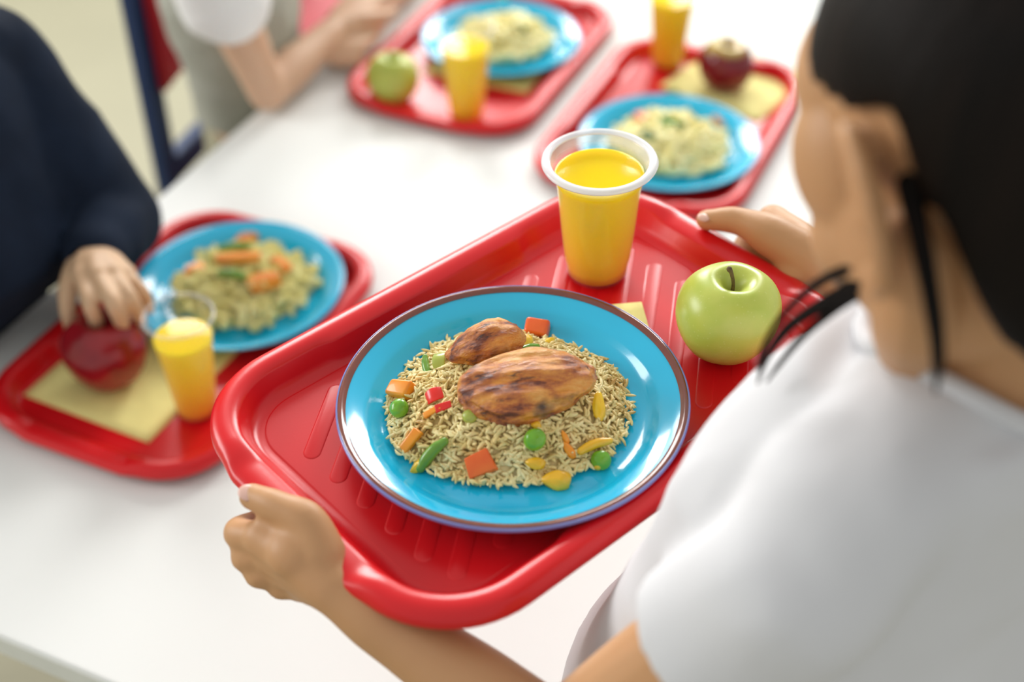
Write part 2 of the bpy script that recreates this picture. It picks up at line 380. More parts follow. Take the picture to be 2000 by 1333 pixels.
tx0, tx1, tl0, tl1 = 0.505, 2.6, -1.027, -0.215
tc_ = tp((tx0 + tx1) / 2, (tl0 + tl1) / 2, 0)
table = empty('dining_table', tc_, TA); tag(table, 'long white laminate dining table with trays of food on it', 'table')
top = mesh('table_top', *box(tx1 - tx0 - 0.002, tl1 - tl0 - 0.002, 0.030, (0, 0, ZT - 0.015)), M['table'], table, smooth=False); mod(top, 'BEVEL', width=0.0025, segments=3)
eb = []
L_, B_ = tx1 - tx0, tl1 - tl0
eb += [box(L_ + .001, 0.002, 0.024, (0, s * B_ / 2, ZT - 0.0155)) for s in (-1, 1)] + [box(0.002, B_ + .001, 0.024, (s * L_ / 2, 0, ZT - 0.0155)) for s in (-1, 1)]
mesh('edge_band', *join(eb), M['table_edge'], table, smooth=False)
for sx in (-1, 1):
    for sy in (-1, 1):
        lg = mesh('leg', *tube([(sx * (L_ / 2 - 0.09), sy * (B_ / 2 - 0.07), 0.0), (sx * (L_ / 2 - 0.09), sy * (B_ / 2 - 0.07), ZT - 0.03)], [0.02, 0.02], 20, 2, caps=False), M['chrome_grey'], table)
fr = [box(L_ - 0.18, 0.02, 0.04, (0, s * (B_ / 2 - 0.07), ZT - 0.051)) for s in (-1, 1)]
mesh('apron_rail', *join(fr), M['chrome_grey'], table, smooth=False)

# ------------------------------------------------------------------ trays
def sstep(a, b, x):
    t = min(1, max(0, (x - a) / (b - a))); return t * t * (3 - 2 * t)
THX, THY, TH, TRC = 0.2215, 0.1525, 0.030, 0.078
TRAY_LOOPS = [(d_, z_ if z_ < 0.0037 else 0.0036 + (z_ - 0.0036) * 0.78) for d_, z_ in [(0.004, 0.010), (0.0012, 0.0125), (0.0003, 0.0165), (0.0010, 0.0225), (0.0038, 0.0270), (0.0085, 0.0295), (0.0135, 0.0300), (0.0180, 0.0285),
              (0.0205, 0.0262), (0.0222, 0.0235), (0.0265, 0.0110), (0.0290, 0.0060), (0.0325, 0.0036), (0.0370, 0.0030), (0.0378, 0.0034), (0.0390, 0.0036)]]
def tray_body():
    per = []
    ns, nc = 44, 14
    def side(p, q): return [('s', p[0] + (q[0] - p[0]) * k / ns, p[1] + (q[1] - p[1]) * k / ns) for k in range(ns)]
    def corner(sx, sy, a0): return [('c', sx, sy, a0 + PI / 2 * k / nc) for k in range(nc)]
    vs_, fs = [], []; n = None
    for d, z in TRAY_LOOPS:
        hx, hy = THX - d, THY - d; rc = max(TRC - d, 0.012); ix, iy = hx - rc, hy - rc
        loop = []
        for p in side((hx, -iy), (hx, iy)) + corner(1, 1, 0) + side((ix, hy), (-ix, hy)) + corner(-1, 1, PI / 2) + side((-hx, iy), (-hx, -iy)) + corner(-1, -1, PI) + side((-ix, -hy), (ix, -hy)) + corner(1, -1, 3 * PI / 2):
            if p[0] == 's': x, y = p[1], p[2]
            else: x, y = p[1] * ix + rc * math.cos(p[3]), p[2] * iy + rc * math.sin(p[3])
            hf = (1 - sstep(0.060, 0.084, abs(y))) if abs(abs(x) - hx) < 1e-6 else 0.0        # the grip on each short side
            lf = (1 - sstep(0.092, 0.104, abs(x))) if abs(abs(y) - hy) < 1e-6 else 0.0        # the wall steps in along the middle of each long side
            zz = z
            if hf:
                out = 0.0042 * hf if d < 0.010 else (0.0042 * hf * (1 - sstep(0.010, 0.024, d)))
                x += math.copysign(out, x)
                if 0.009 < z: zz = 0.009 + (z - 0.009) * (1 - 0.30 * hf)
            if lf and 0.0192 < d < 0.036: y -= math.copysign(0.0035 * lf, y)
            loop.append((x, y, zz))
        n = len(loop); vs_ += loop
    for k in range(len(TRAY_LOOPS) - 1):
        for i in range(n):
            j = (i + 1) % n; fs.append((k * n + i, k * n + j, (k + 1) * n + j, (k + 1) * n + i))
    fs.append(tuple((len(TRAY_LOOPS) - 1) * n + i for i in range(n)))
    return vs_, fs
def make_tray(with_ribs, label, group):
    r = empty('serving_tray'); tag(r, label, 'tray', group)
    b = mesh('tray_body', *tray_body(), M['tray'], r); mod(b, 'SOLIDIFY', thickness=0.0022, offset=-1.0); mod(b, 'WEIGHTED_NORMAL')
    if with_ribs:
        ang = math.radians(-100 - 41)
        d = Vector((math.cos(ang), math.sin(ang))); nrm = Vector((-d.y, d.x))
        fx, fy = THX - 0.052, THY - 0.052
        base = {}
        k = -12
        for k in range(-11, 12):
            off = k * 0.0245
            # clip the rib line to the floor panel
            t0, t1 = -1, 1
            for (o_, dd, h) in ((nrm.x * off, d.x, fx), (nrm.y * off, d.y, fy)):
                a, b2 = sorted(((-h - o_) / dd, (h - o_) / dd)); t0, t1 = max(t0, a), min(t1, b2)
            if t1 - t0 < 0.03: continue
            L = round((t1 - t0) / 2, 3); mid = (t0 + t1) / 2; hw = 0.0066
            if L not in base:
                def cap(w_, z):
                    pts = []
                    for q in range(9): a = -PI / 2 + PI * q / 8; pts.append((L - hw + w_ * math.cos(a), w_ * math.sin(a), z))
                    for q in range(9): a = PI / 2 + PI * q / 8; pts.append((-L + hw + w_ * math.cos(a), w_ * math.sin(a), z))
                    return pts
                v = cap(hw, 0) + cap(hw - 0.0005, 0.0003) + cap(hw - 0.0016, 0.0005); m_ = 18
                f = [(a * m_ + q, a * m_ + (q + 1) % m_, (a + 1) * m_ + (q + 1) % m_, (a + 1) * m_ + q) for a in (0, 1) for q in range(m_)] + [tuple(2 * m_ + q for q in range(m_))]
                o = mesh('grip_rib', v, f, M['tray'], r); base[L] = o
            else:
                o = base[L].copy(); COL.objects.link(o); o.parent = r
            o.location = (nrm.x * off + d.x * mid, nrm.y * off + d.y * mid, 0.0035); o.rotation_euler = (0, 0, ang)
    return r
ZM = 1.0405                      # height of the carried tray's underside
UA = math.radians(41); U = Vector((math.cos(UA), math.sin(UA), 0)); NV = Vector((-math.sin(UA), math.cos(UA), 0))
main_tray = make_tray(True, 'red plastic tray carried in both hands, with the roast chicken plate on it', None)
main_tray.location = U * 0.5048 + NV * 0.5515 + Vector((0, 0, ZM)); main_tray.rotation_euler = (0, 0, math.radians(41.5))
TG = 'red trays standing on the table'
tray_a = make_tray(False, 'red tray on the table under the red apple held by a child', TG); tray_a.location = tp(0.925, -0.818); tray_a.rotation_euler = (0, 0, TA); tray_a.scale = (0.965,) * 3
tray_b = copy_tree(tray_a); tag(tray_b, 'red tray on the table holding the green apple and the farthest pasta plate'); tray_b.location = tp(1.655, -0.795); tray_b.rotation_euler = (0, 0, TA); tray_b.scale = (0.965,) * 3
tray_c = copy_tree(tray_a); tag(tray_c, 'red tray on the table holding the dark apple with a yellow top'); tray_c.location = tp(1.585, -0.470); tray_c.rotation_euler = (0, 0, TA); tray_c.scale = (0.965,) * 3

# ------------------------------------------------------------------ plates
def plate_profile(R, edge):
    s = R / 0.1245
    return [(q * s, z) for q, z in ((0.0, 0.0010), (0.078, 0.0006), (0.0835, 0.0), (0.0885, 0.0008), (0.0960, 0.0030), (0.1040, 0.0098), (0.1190, 0.0180), (0.1225, 0.0195)) ], \
           [(q * s, z) for q, z in ((0.1228, 0.0215), (0.1195, 0.0208), (0.112, 0.0172), (0.1065, 0.0146), (0.1045, 0.0134), (0.1030, 0.0122), (0.1000, 0.0088), (0.0965, 0.0058), (0.0930, 0.0040), (0.088, 0.0031), (0.080, 0.0028), (0.05, 0.0026), (0.0, 0.0026))]
def make_plate(R, banded, label, group=None):
    r = empty('dinner_plate'); tag(r, label, 'plate', group)
    lo, hi = plate_profile(R, banded)
    prof = [(max(q, 1e-5), z) for q, z in lo + hi]
    b = mesh('plate_body', *lathe(prof, 128, False, False), M['plate'], r)
    s = R / 0.1245
    if banded:
        mesh('rim_band', *lathe([(q * s, z) for q, z in ((0.1178, 0.0204), (0.1190, 0.0213), (0.1205, 0.0222), (0.1220, 0.0226), (0.1232, 0.0222), (0.1236, 0.0212), (0.1226, 0.0206), (0.1178, 0.0200))], 128, False, False), M['plate_rim'], r)
        mesh('rim_edge', *lathe([(q * s, z) for q, z in ((0.1222, 0.0188), (0.1236, 0.0183), (0.1246, 0.0190), (0.1249, 0.0204), (0.1245, 0.0218), (0.1236, 0.0222), (0.1228, 0.0214), (0.1222, 0.0188))], 128, False, False), M['plate_edge'], r)
    else:
        mesh('rim_edge', *lathe([(q * s, z) for q, z in ((0.1215, 0.0195), (0.1232, 0.0190), (0.1246, 0.0197), (0.1248, 0.0212), (0.1236, 0.0222), (0.1220, 0.0216), (0.1215, 0.0195))], 96, False, False), M['plate'], r)
    return r
ZF = ZM + 0.0048                # tray floor (on the ribs)
NAPT = 0.0016
plate0 = make_plate(0.1250, True, 'blue plate with a brown rim under rice and two chicken pieces')
pc = W(1003, 769, ZM + 0.0305); PZ = ZF + 0.0030
plate0.location = (pc.x, pc.y, PZ)
TZ = ZT + 0.0038                # floor of the trays on the table
bplates = []
for (px, py, R, lab) in ((467, 552, 0.1225, 'blue plate of spiral pasta with carrots beside the red apple in a hand'),
                         (979, 71, 0.1195, 'farthest blue plate, holding pale pasta with green herbs behind the green apple'),
                         (1306, 274, 0.1205, 'blue plate of pale pasta with one carrot strip behind the milky cup')):
    p = make_plate(R, False, lab, 'blue plates of pasta on the table'); q = W(px, py, TZ + 0.024); p.location = (q.x, q.y, TZ + 0.0040); bplates.append(p)

# ------------------------------------------------------------------ napkins
def napkin(loc, ang, size, label, seed=0):
    v, f = [], []; n = 14
    for layer, z0 in ((0, 0.0), (1, 0.0007)):
        o = len(v)
        for zt in (0, 0.0006):
            for i in range(n + 1):
                for j in range(n + 1):
                    x, y = (i / n - 0.5) * (size - 0.002 * layer), (j / n - 0.5) * (size - 0.0015 * layer)
                    v.append((x, y, z0 + zt + 0.00018 * noise.noise(Vector((x * 25 + seed, y * 25, layer)))))
        m = (n + 1) ** 2
        for i in range(n):
            for j in range(n):
                a, b, c, d = i * (n + 1) + j, (i + 1) * (n + 1) + j, (i + 1) * (n + 1) + j + 1, i * (n + 1) + j + 1
                f.append((o + m + a, o + m + b, o + m + c, o + m + d)); f.append((o + d, o + c, o + b, o + a))
        edge = [i * (n + 1) for i in range(n + 1)] + [n * (n + 1) + j for j in range(1, n + 1)] + [i * (n + 1) + n for i in range(n - 1, -1, -1)] + [j for j in range(n - 1, 0, -1)]
        for a, b in zip(edge, edge[1:] + edge[:1]): f.append((o + a, o + b, o + m + b, o + m + a))
    o = mesh('paper_napkin', v, f, M['napkin'], None, True, loc); o.rotation_euler = (0, 0, ang)
    tag(o, label, 'napkin', 'folded yellow napkins'); return o
def square_at(corner, ang, size, sx, sy):      # centre of a square from one corner
    c, s = math.cos(ang), math.sin(ang); return corner + Vector((c * sx - s * sy, s * sx + c * sy, 0)) * (size / 2)
a = math.radians(6); napkin0 = napkin(square_at(W(1253, 597, ZF), a, 0.140, -1, -1) + Vector((0, 0, 0.0001)), a, 0.140, 'yellow paper napkin, only its corner showing under the chicken plate')
a = math.radians(-26); napkin(square_at(W(290, 866, TZ), a, 0.168, -1, 1), a, 0.168, 'yellow napkin lying under the red apple that a hand holds', 3)
a = math.radians(-22); napkin(square_at(W(1030, 183, TZ), a, 0.165, -1, 1), a, 0.165, 'yellow napkin under the green apple and the farthest plate', 5)
a = math.radians(-38); napkin(square_at(W(1482, 240, TZ), a, 0.165, -1, 1), a, 0.165, 'yellow napkin lying under the dark red apple with yellow top', 7)

# ------------------------------------------------------------------ cups of juice
def make_cup(prof_out, wall, level, rim, mats, label, group=None):
    """prof_out: outer (r, z); the lip is a part of its own, so is the juice"""
    r = empty('juice_cup'); tag(r, label, 'cup', group)
    inner = [(max(q - wall, 1e-4), z) for q, z in prof_out[::-1] if z > 0.003]
    inner = inner + [(inner[-1][0], 0.0035), (1e-4, 0.0035)]
    mesh('cup_wall', *lathe([(1e-4, 0.0)] + prof_out + inner, 96, False, False), mats[0], r)
    R, Z, w_ = rim
    mesh('cup_lip', *lathe([(R - w_, Z - 0.0016), (R - w_ * 0.4, Z - 0.0020), (R - 0.0008, Z - 0.0026), (R, Z - 0.0012), (R - 0.0006, Z + 0.0004), (R - w_ * 0.4, Z + 0.0012), (R - w_, Z + 0.0005), (R - w_ - 0.0006, Z - 0.0006), (R - w_, Z - 0.0016)], 96, False, False), mats[1], r)
    def rad(z):
        for (q0, z0), (q1, z1) in zip(prof_out, prof_out[1:]):
            if z0 <= z <= z1 and z1 > z0: return q0 + (q1 - q0) * (z - z0) / (z1 - z0)
        return prof_out[0][0]
    jp = [(1e-4, 0.0037)] + [(rad(z) - wall - 0.0001, z) for z in np.linspace(0.0040, level - 0.0006, 14)] + [(rad(level) - wall - 0.0006, level - 0.0002), (rad(level) - wall - 0.002, level), (1e-4, level)]
    mesh('juice', *lathe(jp, 96, False, False), M['juice'], r)
    return r
H0 = 0.108
prof0 = [(0.0215, 0.0), (0.0240, 0.0008), (0.0250, 0.0040), (0.0256, 0.0120), (0.0268, 0.0140), (0.0285, 0.030), (0.0302, 0.048), (0.0316, 0.066), (0.0330, 0.081), (0.0345, 0.092), (0.0365, 0.1005), (0.0382, 0.1055), (0.0390, H0)]
cup0 = make_cup(prof0, 0.0007, 0.0965, (0.0448, H0, 0.0066), (M['cup_milky'], M['cup_rim']), 'milky plastic cup of orange juice on the carried tray behind the chicken plate')
q = W(1166, 536, ZF); cup0.location = (q.x, q.y, ZF)
prof1 = [(0.0195, 0.0), (0.0212, 0.0008), (0.0220, 0.0060), (0.0240, 0.030), (0.0270, 0.065), (0.0300, 0.098), (0.0322, 0.118), (0.0340, 0.131)]
cup1 = make_cup(prof1, 0.0006, 0.103, (0.0372, 0.131, 0.0032), (M['cup_clear'], M['cup_clear_rim']), 'clear plastic cup of orange juice beside the red apple in a hand', 'clear cups of juice on the table')
q = W(386, 802, TZ); cup1.location = (q.x, q.y, TZ + NAPT * 0.2)
cup2 = copy_tree(cup1); tag(cup2, 'clear plastic cup of orange juice beside the green apple on the table'); q = W(912, 231, TZ); cup2.location = (q.x, q.y, TZ + 0.001); cup2.scale = (1.12, 1.12, 1.08)
cup3 = copy_tree(cup1); tag(cup3, 'clear plastic cup of orange juice beside the dark apple with yellow top'); q = W(1303, 126, TZ); cup3.location = (q.x, q.y, TZ + 0.001); cup3.scale = (1.08, 1.08, 1.04)

# ------------------------------------------------------------------ apples
def make_apple(R, H, mat, label, seed, lobes=0.03, taper=0.12, stem=0.020):
    prof = []
    n = 40
    for k in range(n + 1):
        t = k / n * PI                      # 0 = bottom eye, PI = stalk end
        c, s = -math.cos(t), math.sin(t)
        r = R * (s ** 0.86) * (1 + taper * c * 0.55) if 0 < k < n else 1e-5
        z = H / 2 * c
        z -= 0.24 * H * math.exp(-(r / (0.25 * R)) ** 2) * (c > 0)
        z += 0.12 * H * math.exp(-(r / (0.26 * R)) ** 2) * (c < 0)
        prof.append((r, z))
    v, f = lathe(prof, 56, False, False)
    zmin = min(p[1] for p in prof); out = []
    for x, y, z in v:
        a = math.atan2(y, x); rr = math.hypot(x, y)
        k = 1 + lobes * math.cos(5 * a + seed) * (0.35 + 0.65 * (abs(z) / (H / 2))) * min(1, rr / (0.3 * R)) + 0.035 * math.cos(a + seed * 1.7) + 0.02 * noise.noise(Vector((x * 20, y * 20, z * 20 + seed)))
        out.append((x * k, y * k, (z - zmin) * (1 + 0.03 * math.cos(a + seed))))
    r = empty('apple'); tag(r, label, 'apple')
    mesh('apple_flesh', out, f, mat, r)
    z0 = H * 0.5 - 0.24 * H - zmin - 0.001
    st = [(0, 0, z0), (-0.0008, 0.0005, z0 + stem * 0.45), (-0.004, 0.002, z0 + stem * 0.85), (-0.0062, 0.0030, z0 + stem)]
    mesh('stem', *tube(st, [0.0016, 0.0013, 0.0015, 0.0021], 10, 5), M['stem'], r)
    return r
ap0 = make_apple(0.0385, 0.075, M['apple_green'], 'shiny green apple on the carried tray near the right hand', 0.6, lobes=0.016, taper=0.2, stem=0.024)
q = W(1397, 690, ZF); ap0.location = (q.x, q.y, ZF + 0.0020); ap0.rotation_euler = (math.radians(4), math.radians(7), math.radians(20))
ap1 = make_apple(0.0445, 0.090, M['apple_red'], 'deep red apple gripped from above by a small hand', 1.9)
q = W(222, 742, TZ); ap1.location = (q.x, q.y, TZ + NAPT)
ap2 = make_apple(0.0370, 0.074, M['apple_green'], 'green apple on the far tray beside folded arms', 2.7)
q = W(771, 196, TZ); ap2.location = (q.x, q.y, TZ + 0.0015)
ap3 = make_apple(0.0400, 0.078, M['apple_bicolour'], 'dark red apple with a yellow top on the yellow napkin', 3.3)
q = W(1412, 172, TZ); ap3.location = (q.x, q.y, TZ + NAPT)

# ------------------------------------------------------------------ rice, chicken and vegetables on the carried plate
FLZ = PZ + 0.0028              # top of the plate's well
q = W(992, 796, FLZ + 0.004); MC = Vector((q.x, q.y, FLZ))
def mound_R(a):
    # seen from above: wider across, fuller towards the viewer
    return 0.0825 + 0.004 * math.cos(2 * a) + 0.0055 * math.sin(a) + 0.0015 * math.cos(3 * a + 0.7) + 0.0030 * noise.noise(Vector((math.cos(a) * 3, math.sin(a) * 3, 1.3)))
def mound_h(x, y):
    r = math.hypot(x, y); R = mound_R(math.atan2(y, x))
    t = r / R
    if t >= 1: return -1
    h = 0.0335 * (1 - t ** 2.2) ** 0.9
    return h + 0.0022 * noise.noise(Vector((x * 60, y * 60, 0))) * min(1, (1 - t) * 5)
def on_mound(px, py, lift=0.0):
    o = Vector((0, 0, CAMH)); d = sight(px, py)
    t = 0.8
    while t < 1.3:
        p = o + d * t; h = mound_h(p.x - MC.x, p.y - MC.y)
        if p.z <= MC.z + max(h, 0) + lift: break
        t += 0.0004
    e = 0.003
    def hh(x, y): return max(0, mound_h(x - MC.x, y - MC.y))
    n = Vector((hh(p.x - e, p.y) - hh(p.x + e, p.y), hh(p.x, p.y - e) - hh(p.x, p.y + e), 2 * e)).normalized()
    return p, n
def rice():
    v, f = [], []
    # packed core
    nr, na = 16, 56; o = 0
    for i in range(nr + 1):
        for k in range(na):
            a = 2 * PI * k / na; r = mound_R(a) * 0.965 * i / nr; x, y = r * math.cos(a), r * math.sin(a)
            v.append((x, y, max(0.0006, mound_h(x, y) - 0.0042)))
    for i in range(nr):
        for k in range(na):
            j = (k + 1) % na; f.append((i * na + k, (i + 1) * na + k, (i + 1) * na + j, i * na + j))
    # grains
    prof = [(0, 0.0), (0.12, 0.55), (0.35, 0.95), (0.6, 1.0), (0.85, 0.7), (1.0, 0.0)]
    rnd = random.Random(11); cnt = 0
    def grain(p, nrm, L, wd, curve):
        t = Vector((rnd.uniform(-1, 1), rnd.uniform(-1, 1), rnd.uniform(-0.6, 0.6))); t = (t - nrm * t.dot(nrm) * 0.55).normalized()
        s = nrm.cross(t).normalized(); u2 = t.cross(s)
        o = len(v); m = 6; rings = []
        for q, rr in prof:
            c = p + t * (q - 0.5) * L + s * curve * (1 - (2 * q - 1) ** 2)
            if rr == 0: v.append(c); rings.append([len(v) - 1])
            else:
                ids = []
                for k in range(m):
                    a = 2 * PI * k / m; v.append(c + (s * math.cos(a) + u2 * math.sin(a) * 0.8) * wd * rr); ids.append(len(v) - 1)
                rings.append(ids)
        for A, B in zip(rings, rings[1:]):
            if len(A) == 1: f.extend((A[0], B[k], B[(k + 1) % m]) for k in range(m))
            elif len(B) == 1: f.extend((A[(k + 1) % m], A[k], B[0]) for k in range(m))
            else: f.extend((A[k], B[k], B[(k + 1) % m], A[(k + 1) % m]) for k in range(m))
    while cnt < 3300:
        a = rnd.uniform(0, 2 * PI); R = mound_R(a) + 0.002; r = R * math.sqrt(rnd.random()); x, y = r * math.cos(a), r * math.sin(a)
        h = mound_h(x, y); e = 0.003
        if h < 0: h = 0.0006
        n = Vector((mound_h(x - e, y) - mound_h(x + e, y), mound_h(x, y - e) - mound_h(x, y + e), 2 * e)).normalized()
        if n.z < 0.1: n = Vector((math.cos(a) * .5, math.sin(a) * .5, 0.8)).normalized()
        p = Vector((x, y, h + rnd.uniform(-0.0030, 0.0018)));  p.z = max(p.z, 0.0046)
        grain(p, n, rnd.uniform(0.0066, 0.0108), rnd.uniform(0.00115, 0.00165), rnd.uniform(-0.0016, 0.0016)); cnt += 1
    ob = mesh('rice', v, f, M['rice'], None, True, MC); tag(ob, 'mound of pilaf rice under the chicken on the brown-rimmed plate', 'rice', kind='stuff'); return ob
rice0 = rice()

def basis(xa, n):
    n = Vector(n).normalized(); x = Vector(xa); x = (x - n * x.dot(n)).normalized(); return Matrix((x, n.cross(x), n)).transposed()
def blob(name, center, xa, nrm, r, mat, seed, rough=0.10, fn=None, n=40, m=24, group=None):
    """an organic lump: an ellipsoid reshaped by fn and by noise"""
    v, f = ellipsoid((0, 0, 0), (1, 1, 1), None, n, m); out = []
    for p in v:
        p = Vector(p); k = 1 + rough * (noise.noise(p * 1.7 + Vector((seed, 0, 0))) + 0.45 * noise.noise(p * 4.3 + Vector((0, seed, 0))))
        p = p * k
        if fn: p = fn(p)
        out.append(Vector((p.x * r[0], p.y * r[1], p.z * r[2])))
    o = mesh(name, out, f, mat); o.matrix_world = Matrix.Translation(center) @ basis(xa, nrm).to_4x4(); return o
def breast(p):      # thick at one end, tapering to the other, flat beneath, shallow muscle grooves
    p = p.copy(); t = (p.x + 1) / 2
    p.y *= 0.74 + 0.46 * math.sin(PI * min(1, 0.15 + 0.75 * t)); p.z *= 0.80 + 0.30 * t
    p.y += 0.12 * math.sin(2.2 * p.x); 
    if p.z < 0: p.z *= 0.55
    p.z += (0.040 * math.sin(9 * p.y + 2.5 * p.x) + 0.030 * math.sin(17 * p.y - 3.5 * p.x + 2 * math.sin(4 * p.x))) * (p.z > 0); return p
def tender(p):
    p = p.copy(); t = (p.x + 1) / 2
    p.y *= 0.55 + 0.55 * t; p.z *= 0.62 + 0.5 * t
    if p.z < 0: p.z *= 0.6
    p.z += 0.05 * math.sin(7 * p.y + 3 * p.x) * (p.z > 0); return p
c1 = W(1030, 752, MC.z + 0.036)
ch1 = blob('chicken_piece', c1, (1, 0.10, 0.02), (0.05, -0.30, 0.95), (0.0510, 0.0240, 0.0175), M['chicken'], 3.1, 0.11, breast, 96, 60)
tag(ch1, 'large glazed roast chicken breast lying across the rice', 'chicken', 'roast chicken pieces')
c2 = W(948, 670, MC.z + 0.038)
ch2 = blob('chicken_piece', c2, (1, 0.28, 0.20), (-0.10, -0.22, 0.95), (0.0285, 0.0200, 0.0165), M['chicken'], 8.4, 0.13, tender, 56, 36)
tag(ch2, 'small charred chicken piece behind the large chicken breast', 'chicken', 'roast chicken pieces')

VG = 'vegetable pieces in the rice'
def piece(name, px, py, xa_px, mat, sx, sy, sz, label, cat, kind='box', lift=0.0012, seed=0, tilt=0.0):
    """a cut vegetable lying on the rice; xa_px: where its long side runs to, as a second sight line"""
    p, n = on_mound(px, py); p2, _ = on_mound(px + xa_px[0], py + xa_px[1])
    xa = (p2 - p); xa = xa if xa.length > 1e-6 else Vector((1, 0, 0))
    n = (n + Vector((0, -0.4, 0.2))).normalized() if kind != 'round' else n
    c = p + n * (lift + sz * 0.20)
    if kind == 'round':
        def dim(q):
            q = q.copy()
            if q.z > 0.8: q.z -= 0.06
            return q
        o = blob(name, c, xa, n, (sx / 2, sy / 2, sz / 2), mat, seed, 0.05, dim, 24, 16)
    elif kind == 'kernel':
        def ker(q):
            q = q.copy(); t = (q.x + 1) / 2; q.y *= 0.62 + 0.5 * t; q.z *= 0.7 + 0.35 * t; return q
        o = blob(name, c, xa, n, (sx / 2, sy / 2, sz / 2), mat, seed, 0.16, ker, 22, 14)
    elif kind == 'bean':
        P = [(-sx / 2, 0, 0), (-sx / 6, sy * 0.12, 0), (sx / 6, sy * 0.10, 0), (sx / 2, -sy * 0.12, 0)]
        o = mesh(name, *tube(P, [sy * 0.40, sy * 0.5, sy * 0.48, sy * 0.34], 14, 5), mat); o.matrix_world = Matrix.Translation(c) @ basis(xa, n).to_4x4()
    elif kind == 'curl':
        v, f = [], []; k = 12
        for i in range(k + 1):
            a = -0.9 + 1.8 * i / k
            for (rr, yy) in ((1, -1), (1, 1), (0.80, 1), (0.80, -1)):
                v.append((sx * 0.6 * rr * math.sin(a), yy * sy / 2 * (1 - 0.15 * abs(a)), sx * 0.6 * (rr * math.cos(a) - 0.75)))
        for i in range(k):
            for q_ in range(4): f.append((i * 4 + q_, i * 4 + (q_ + 1) % 4, (i + 1) * 4 + (q_ + 1) % 4, (i + 1) * 4 + q_))
        f += [(3, 2, 1, 0), (k * 4, k * 4 + 1, k * 4 + 2, k * 4 + 3)]
        o = mesh(name, v, f, mat); mod(o, 'BEVEL', width=0.0005, segments=2); o.matrix_world = Matrix.Translation(c) @ basis(xa, n).to_4x4()
    else:
        v, f = box(sx, sy, sz); rnd = random.Random(seed * 7 + px)
        v = [Vector((x * rnd.uniform(0.86, 1.12), y * rnd.uniform(0.84, 1.12), z * rnd.uniform(0.85, 1.1))) for x, y, z in v]
        o = mesh(name, v, f, mat); mod(o, 'BEVEL', width=min(sx, sy, sz) * 0.22, segments=4); o.matrix_world = Matrix.Translation(c) @ basis(xa, n).to_4x4()
    if tilt: o.rotation_euler.rotate_axis('X', tilt)
    tag(o, label, cat, VG); return o
piece('carrot_chunk', 790, 760, (40, 2), M['carrot'], 0.0205, 0.0125, 0.0115, 'orange carrot chunk at the rice mound edge above the lone green pea', 'carrot')
piece('pea', 791, 800, (20, 4), M['pea'], 0.0140, 0.0140, 0.0135, 'bright green pea at the rice edge below the orange carrot chunk', 'pea', 'round', 0.003, 1)
piece('pepper_slice', 852, 770, (26, -10), M['red_pepper'], 0.0140, 0.0105, 0.0035, 'bright red pepper slice beside the thick end of the chicken', 'pepper', 'curl', 0.002, 2)
piece('pepper_slice', 868, 792, (24, -8), M['red_pepper'], 0.0120, 0.0055, 0.0030, 'thin red pepper sliver below the larger red slice', 'pepper', 'box', 0.0015, 3)
piece('pepper_slice', 848, 800, (26, -14), M['carrot'], 0.0130, 0.0045, 0.0030, 'thin orange sliver below the two red pepper slices', 'carrot', 'box', 0.0012, 5)
piece('bean_piece', 838, 716, (8, -34), M['bean'], 0.0190, 0.0060, 0.0060, 'green bean strip standing at the back edge of the rice', 'bean', 'bean', 0.001, 3)
piece('pepper_slice', 862, 704, (16, -28), M['pale_pea'], 0.0150, 0.0100, 0.0040, 'yellow green pepper piece beside the small chicken piece', 'pepper', 'curl', 0.002, 6)
piece('carrot_stick', 806, 856, (24, -26), M['carrot'], 0.0180, 0.0075, 0.0060, 'slanting orange carrot stick at the front edge of the mound', 'carrot', 'box', 0.001, 4)
piece('bean_piece', 848, 882, (30, -34), M['bean'], 0.0250, 0.0085, 0.0085, 'fat green bean piece leaning on the rice behind a yellow tip', 'bean', 'bean', 0.002, 2)
piece('pepper_tip', 824, 905, (28, -22), M['yellow_pepper'], 0.0170, 0.0090, 0.0080, 'yellow orange pepper tip in front of the fat green bean', 'pepper', 'kernel', 0.0025, 5)
piece('pea', 921, 812, (20, 0), M['pale_pea'], 0.0105, 0.0100, 0.0095, 'pale dull green pea just below the chicken breast', 'pea', 'round', 0.0005, 7)
piece('pea', 1044, 860, (16, -16), M['pea'], 0.0160, 0.0150, 0.0150, 'largest green pea in the middle of the rice front', 'pea', 'round', 0.003, 4)
piece('corn_kernel', 1049, 829, (18, 2), M['corn'], 0.0070, 0.0062, 0.0055, 'small yellow corn kernel right above the largest pea', 'corn', 'kernel', 0.001, 8)
piece('pepper_square', 940, 902, (40, -16), M['carrot_red'], 0.0190, 0.0160, 0.0040, 'orange red square of pepper at the front of the rice', 'pepper', 'box', 0.0022, 4)
piece('corn_kernel', 1046, 902, (30, 4), M['corn'], 0.0140, 0.0095, 0.0070, 'flat golden corn kernel just below the largest pea', 'corn', 'kernel', 0.0015, 9)
piece('corn_kernel', 1086, 938, (34, 2), M['corn'], 0.0205, 0.0155, 0.0120, 'big golden corn kernel lying on the plate at the mound front', 'corn', 'kernel', 0.003, 11)
piece('carrot_stick', 1160, 870, (40, -16), M['corn'], 0.0225, 0.0070, 0.0070, 'yellow carrot stick lying slanted near the pea with a sprout', 'carrot', 'bean', 0.0022, 6)
piece('pepper_strip', 1167, 795, (6, 34), M['yellow_pepper'], 0.0230, 0.0105, 0.0060, 'upright yellow pepper strip at the narrow end of the chicken', 'pepper', 'kernel', 0.0025, 3)
piece('carrot_bit', 1112, 878, (14, 22), M['carrot'], 0.0135, 0.0070, 0.0050, 'orange carrot bit between the largest pea and the yellow stick', 'carrot', 'kernel', 0.001, 12)
